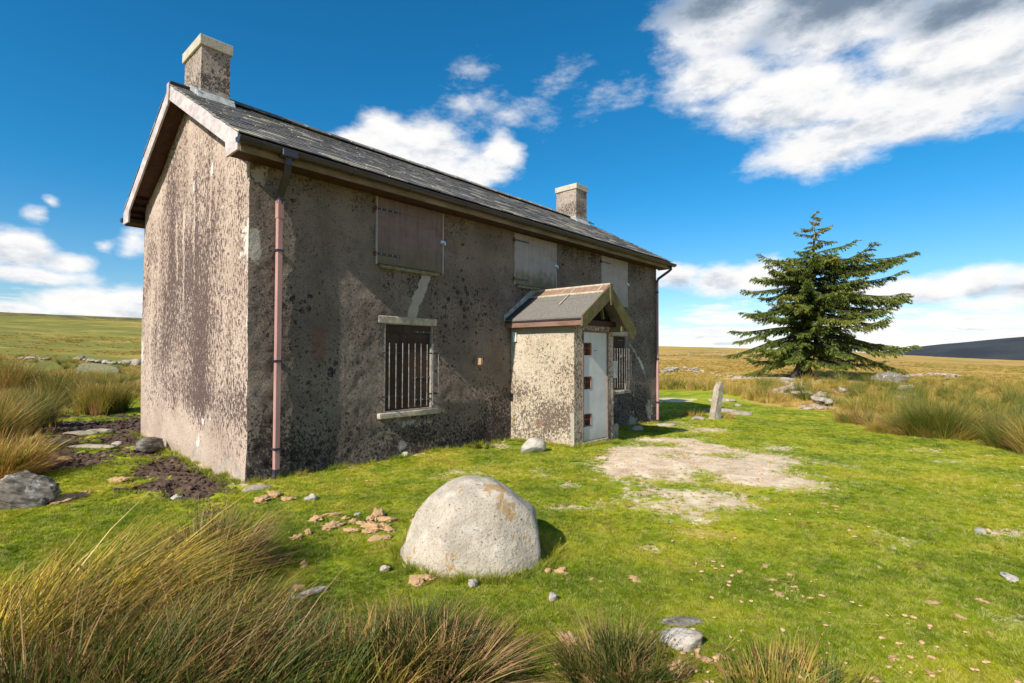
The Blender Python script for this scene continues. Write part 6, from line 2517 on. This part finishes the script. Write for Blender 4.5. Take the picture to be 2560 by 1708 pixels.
def grit():
    r = np.random.default_rng(59)
    n = 9000
    x = r.uniform(-1.0, 13.0, n)
    y = r.uniform(-7.5, .5, n)
    mud, bare, yard = masks(x, y)
    keep = (bare > r.uniform(.3, 1.0, n)) & ~((x > -.03) & (y > -.03)) & ~((x > PX0 - .03) & (x < PX1 + .03) & (y > PY - .03))
    x, y, mud, bare = x[keep], y[keep], mud[keep], bare[keep]
    src = [rock_mesh("grit_piece", M['stone'] if i % 2 else M['dung'], (.035, .028, .018), 2, 950 + i, cuts=6, rough=.3) for i in range(5)]
    pts = np.stack([x, y, sheet_z(x, y, mud, bare) + .002], 1)
    rot = np.stack([r.uniform(-.3, .3, len(x)), r.uniform(-.3, .3, len(x)), r.uniform(0, 6.28, len(x))], 1)
    s = r.uniform(.35, 1.0, len(x)) ** 1.5 * 1.5
    scatter("grit", "loose grit on the worn earth before the porch", pts, rot, np.stack([s, s, s], 1), src)


grit()


def mud_clods():
    r = np.random.default_rng(39)
    n = 16000
    x = r.uniform(-3.5, 1.5, n)
    y = r.uniform(-.8, 9, n)
    mud, bare, yard = masks(x, y)
    keep = (mud > .45) & ~((x > -.05) & (y < D) & (y > -.05))
    x, y, mud, bare = x[keep], y[keep], mud[keep], bare[keep]
    m = mat_simple("wet_peat", (.085, .055, .040), (.035, .023, .018), 14, .85, .8, .02, world=False)
    src = []
    for i in range(5):
        v, f = ICO[2]
        w = v * (1 + n3(v, 1.6, 860 + i) * .5)[:, None] * np.array([.030, .024, .020])
        src.append(make_mesh("peat_clod", w, f, m))
    pts = np.stack([x, y, sheet_z(x, y, mud, bare) - .006], 1)
    rot = np.stack([r.uniform(-.4, .4, len(x)), r.uniform(-.4, .4, len(x)), r.uniform(0, 6.28, len(x))], 1)
    s = r.uniform(.35, 1.35, len(x))
    scatter("trampled_mud", "trampled dark peat clods beside the gable", pts, rot, np.stack([s, s, s * r.uniform(.6, 1.2, len(x))], 1), src)


mud_clods()


def moor():
    """rough moor grass reaching to the skyline"""
    r = np.random.default_rng(49)
    src = []
    for i in range(6):
        parts = [blades(170, .55, .16, .36, rootdir(.1, 0), .45, .022, 580 + i, (.15 + .1 * (i % 3), .8 + .06 * (i % 4)), .7, 1.0, 3)]
        src.append(blade_mesh("moor_piece", M['rush_mid'], parts))
    n = 52000
    d = np.exp(r.uniform(math.log(7), math.log(150), n))
    a = np.where(r.random(n) < .62, r.uniform(-.35, .65, n), r.uniform(1.22, 1.85, n))
    x = CAM[0] + d * np.cos(a)
    y = CAM[1] + d * np.sin(a)
    mud, bare, yard = masks(x, y)
    dens = fbm(x * .09, y * .09, 4, 181) + .35 * fbm(x * .4, y * .4, 3, 182)
    leftside = sstep(y - 1.15 * x, -5, 25)
    keep = (yard < .4) & (bare < .4) & (mud < .4) & (dens > r.uniform(-.45, .30, n) + .42 * leftside * sstep(d, 32, 45))
    keep &= ~((x > -.3) & (x < L + .3) & (y > -.3) & (y < D + .3))
    tx, ty = bpy.data.objects['spruce_tree'].location[:2]
    keep &= np.hypot(x - tx, y - ty) > 5.0 + 2.5 * r.random(n)
    keep &= ~((d < 34) & (r.random(n) < .72))
    x, y, d = x[keep], y[keep], d[keep]
    s = np.clip(.55 + d * .012, .6, 2.2) * r.uniform(.7, 1.3, len(x))
    hz = r.uniform(.6, 1.25, len(x)) * np.clip(1.15 - d / 160, .55, 1.1)
    pts = np.stack([x, y, ground(x, y) - .05], 1)
    rot = np.zeros((len(x), 3))
    rot[:, 2] = r.uniform(-.6, .6, len(x))
    scatter("moor_grass", "rough straw and green moor grass", pts, rot, np.stack([s, s, hz], 1), src)
    print("moor pieces", len(x))


moor()
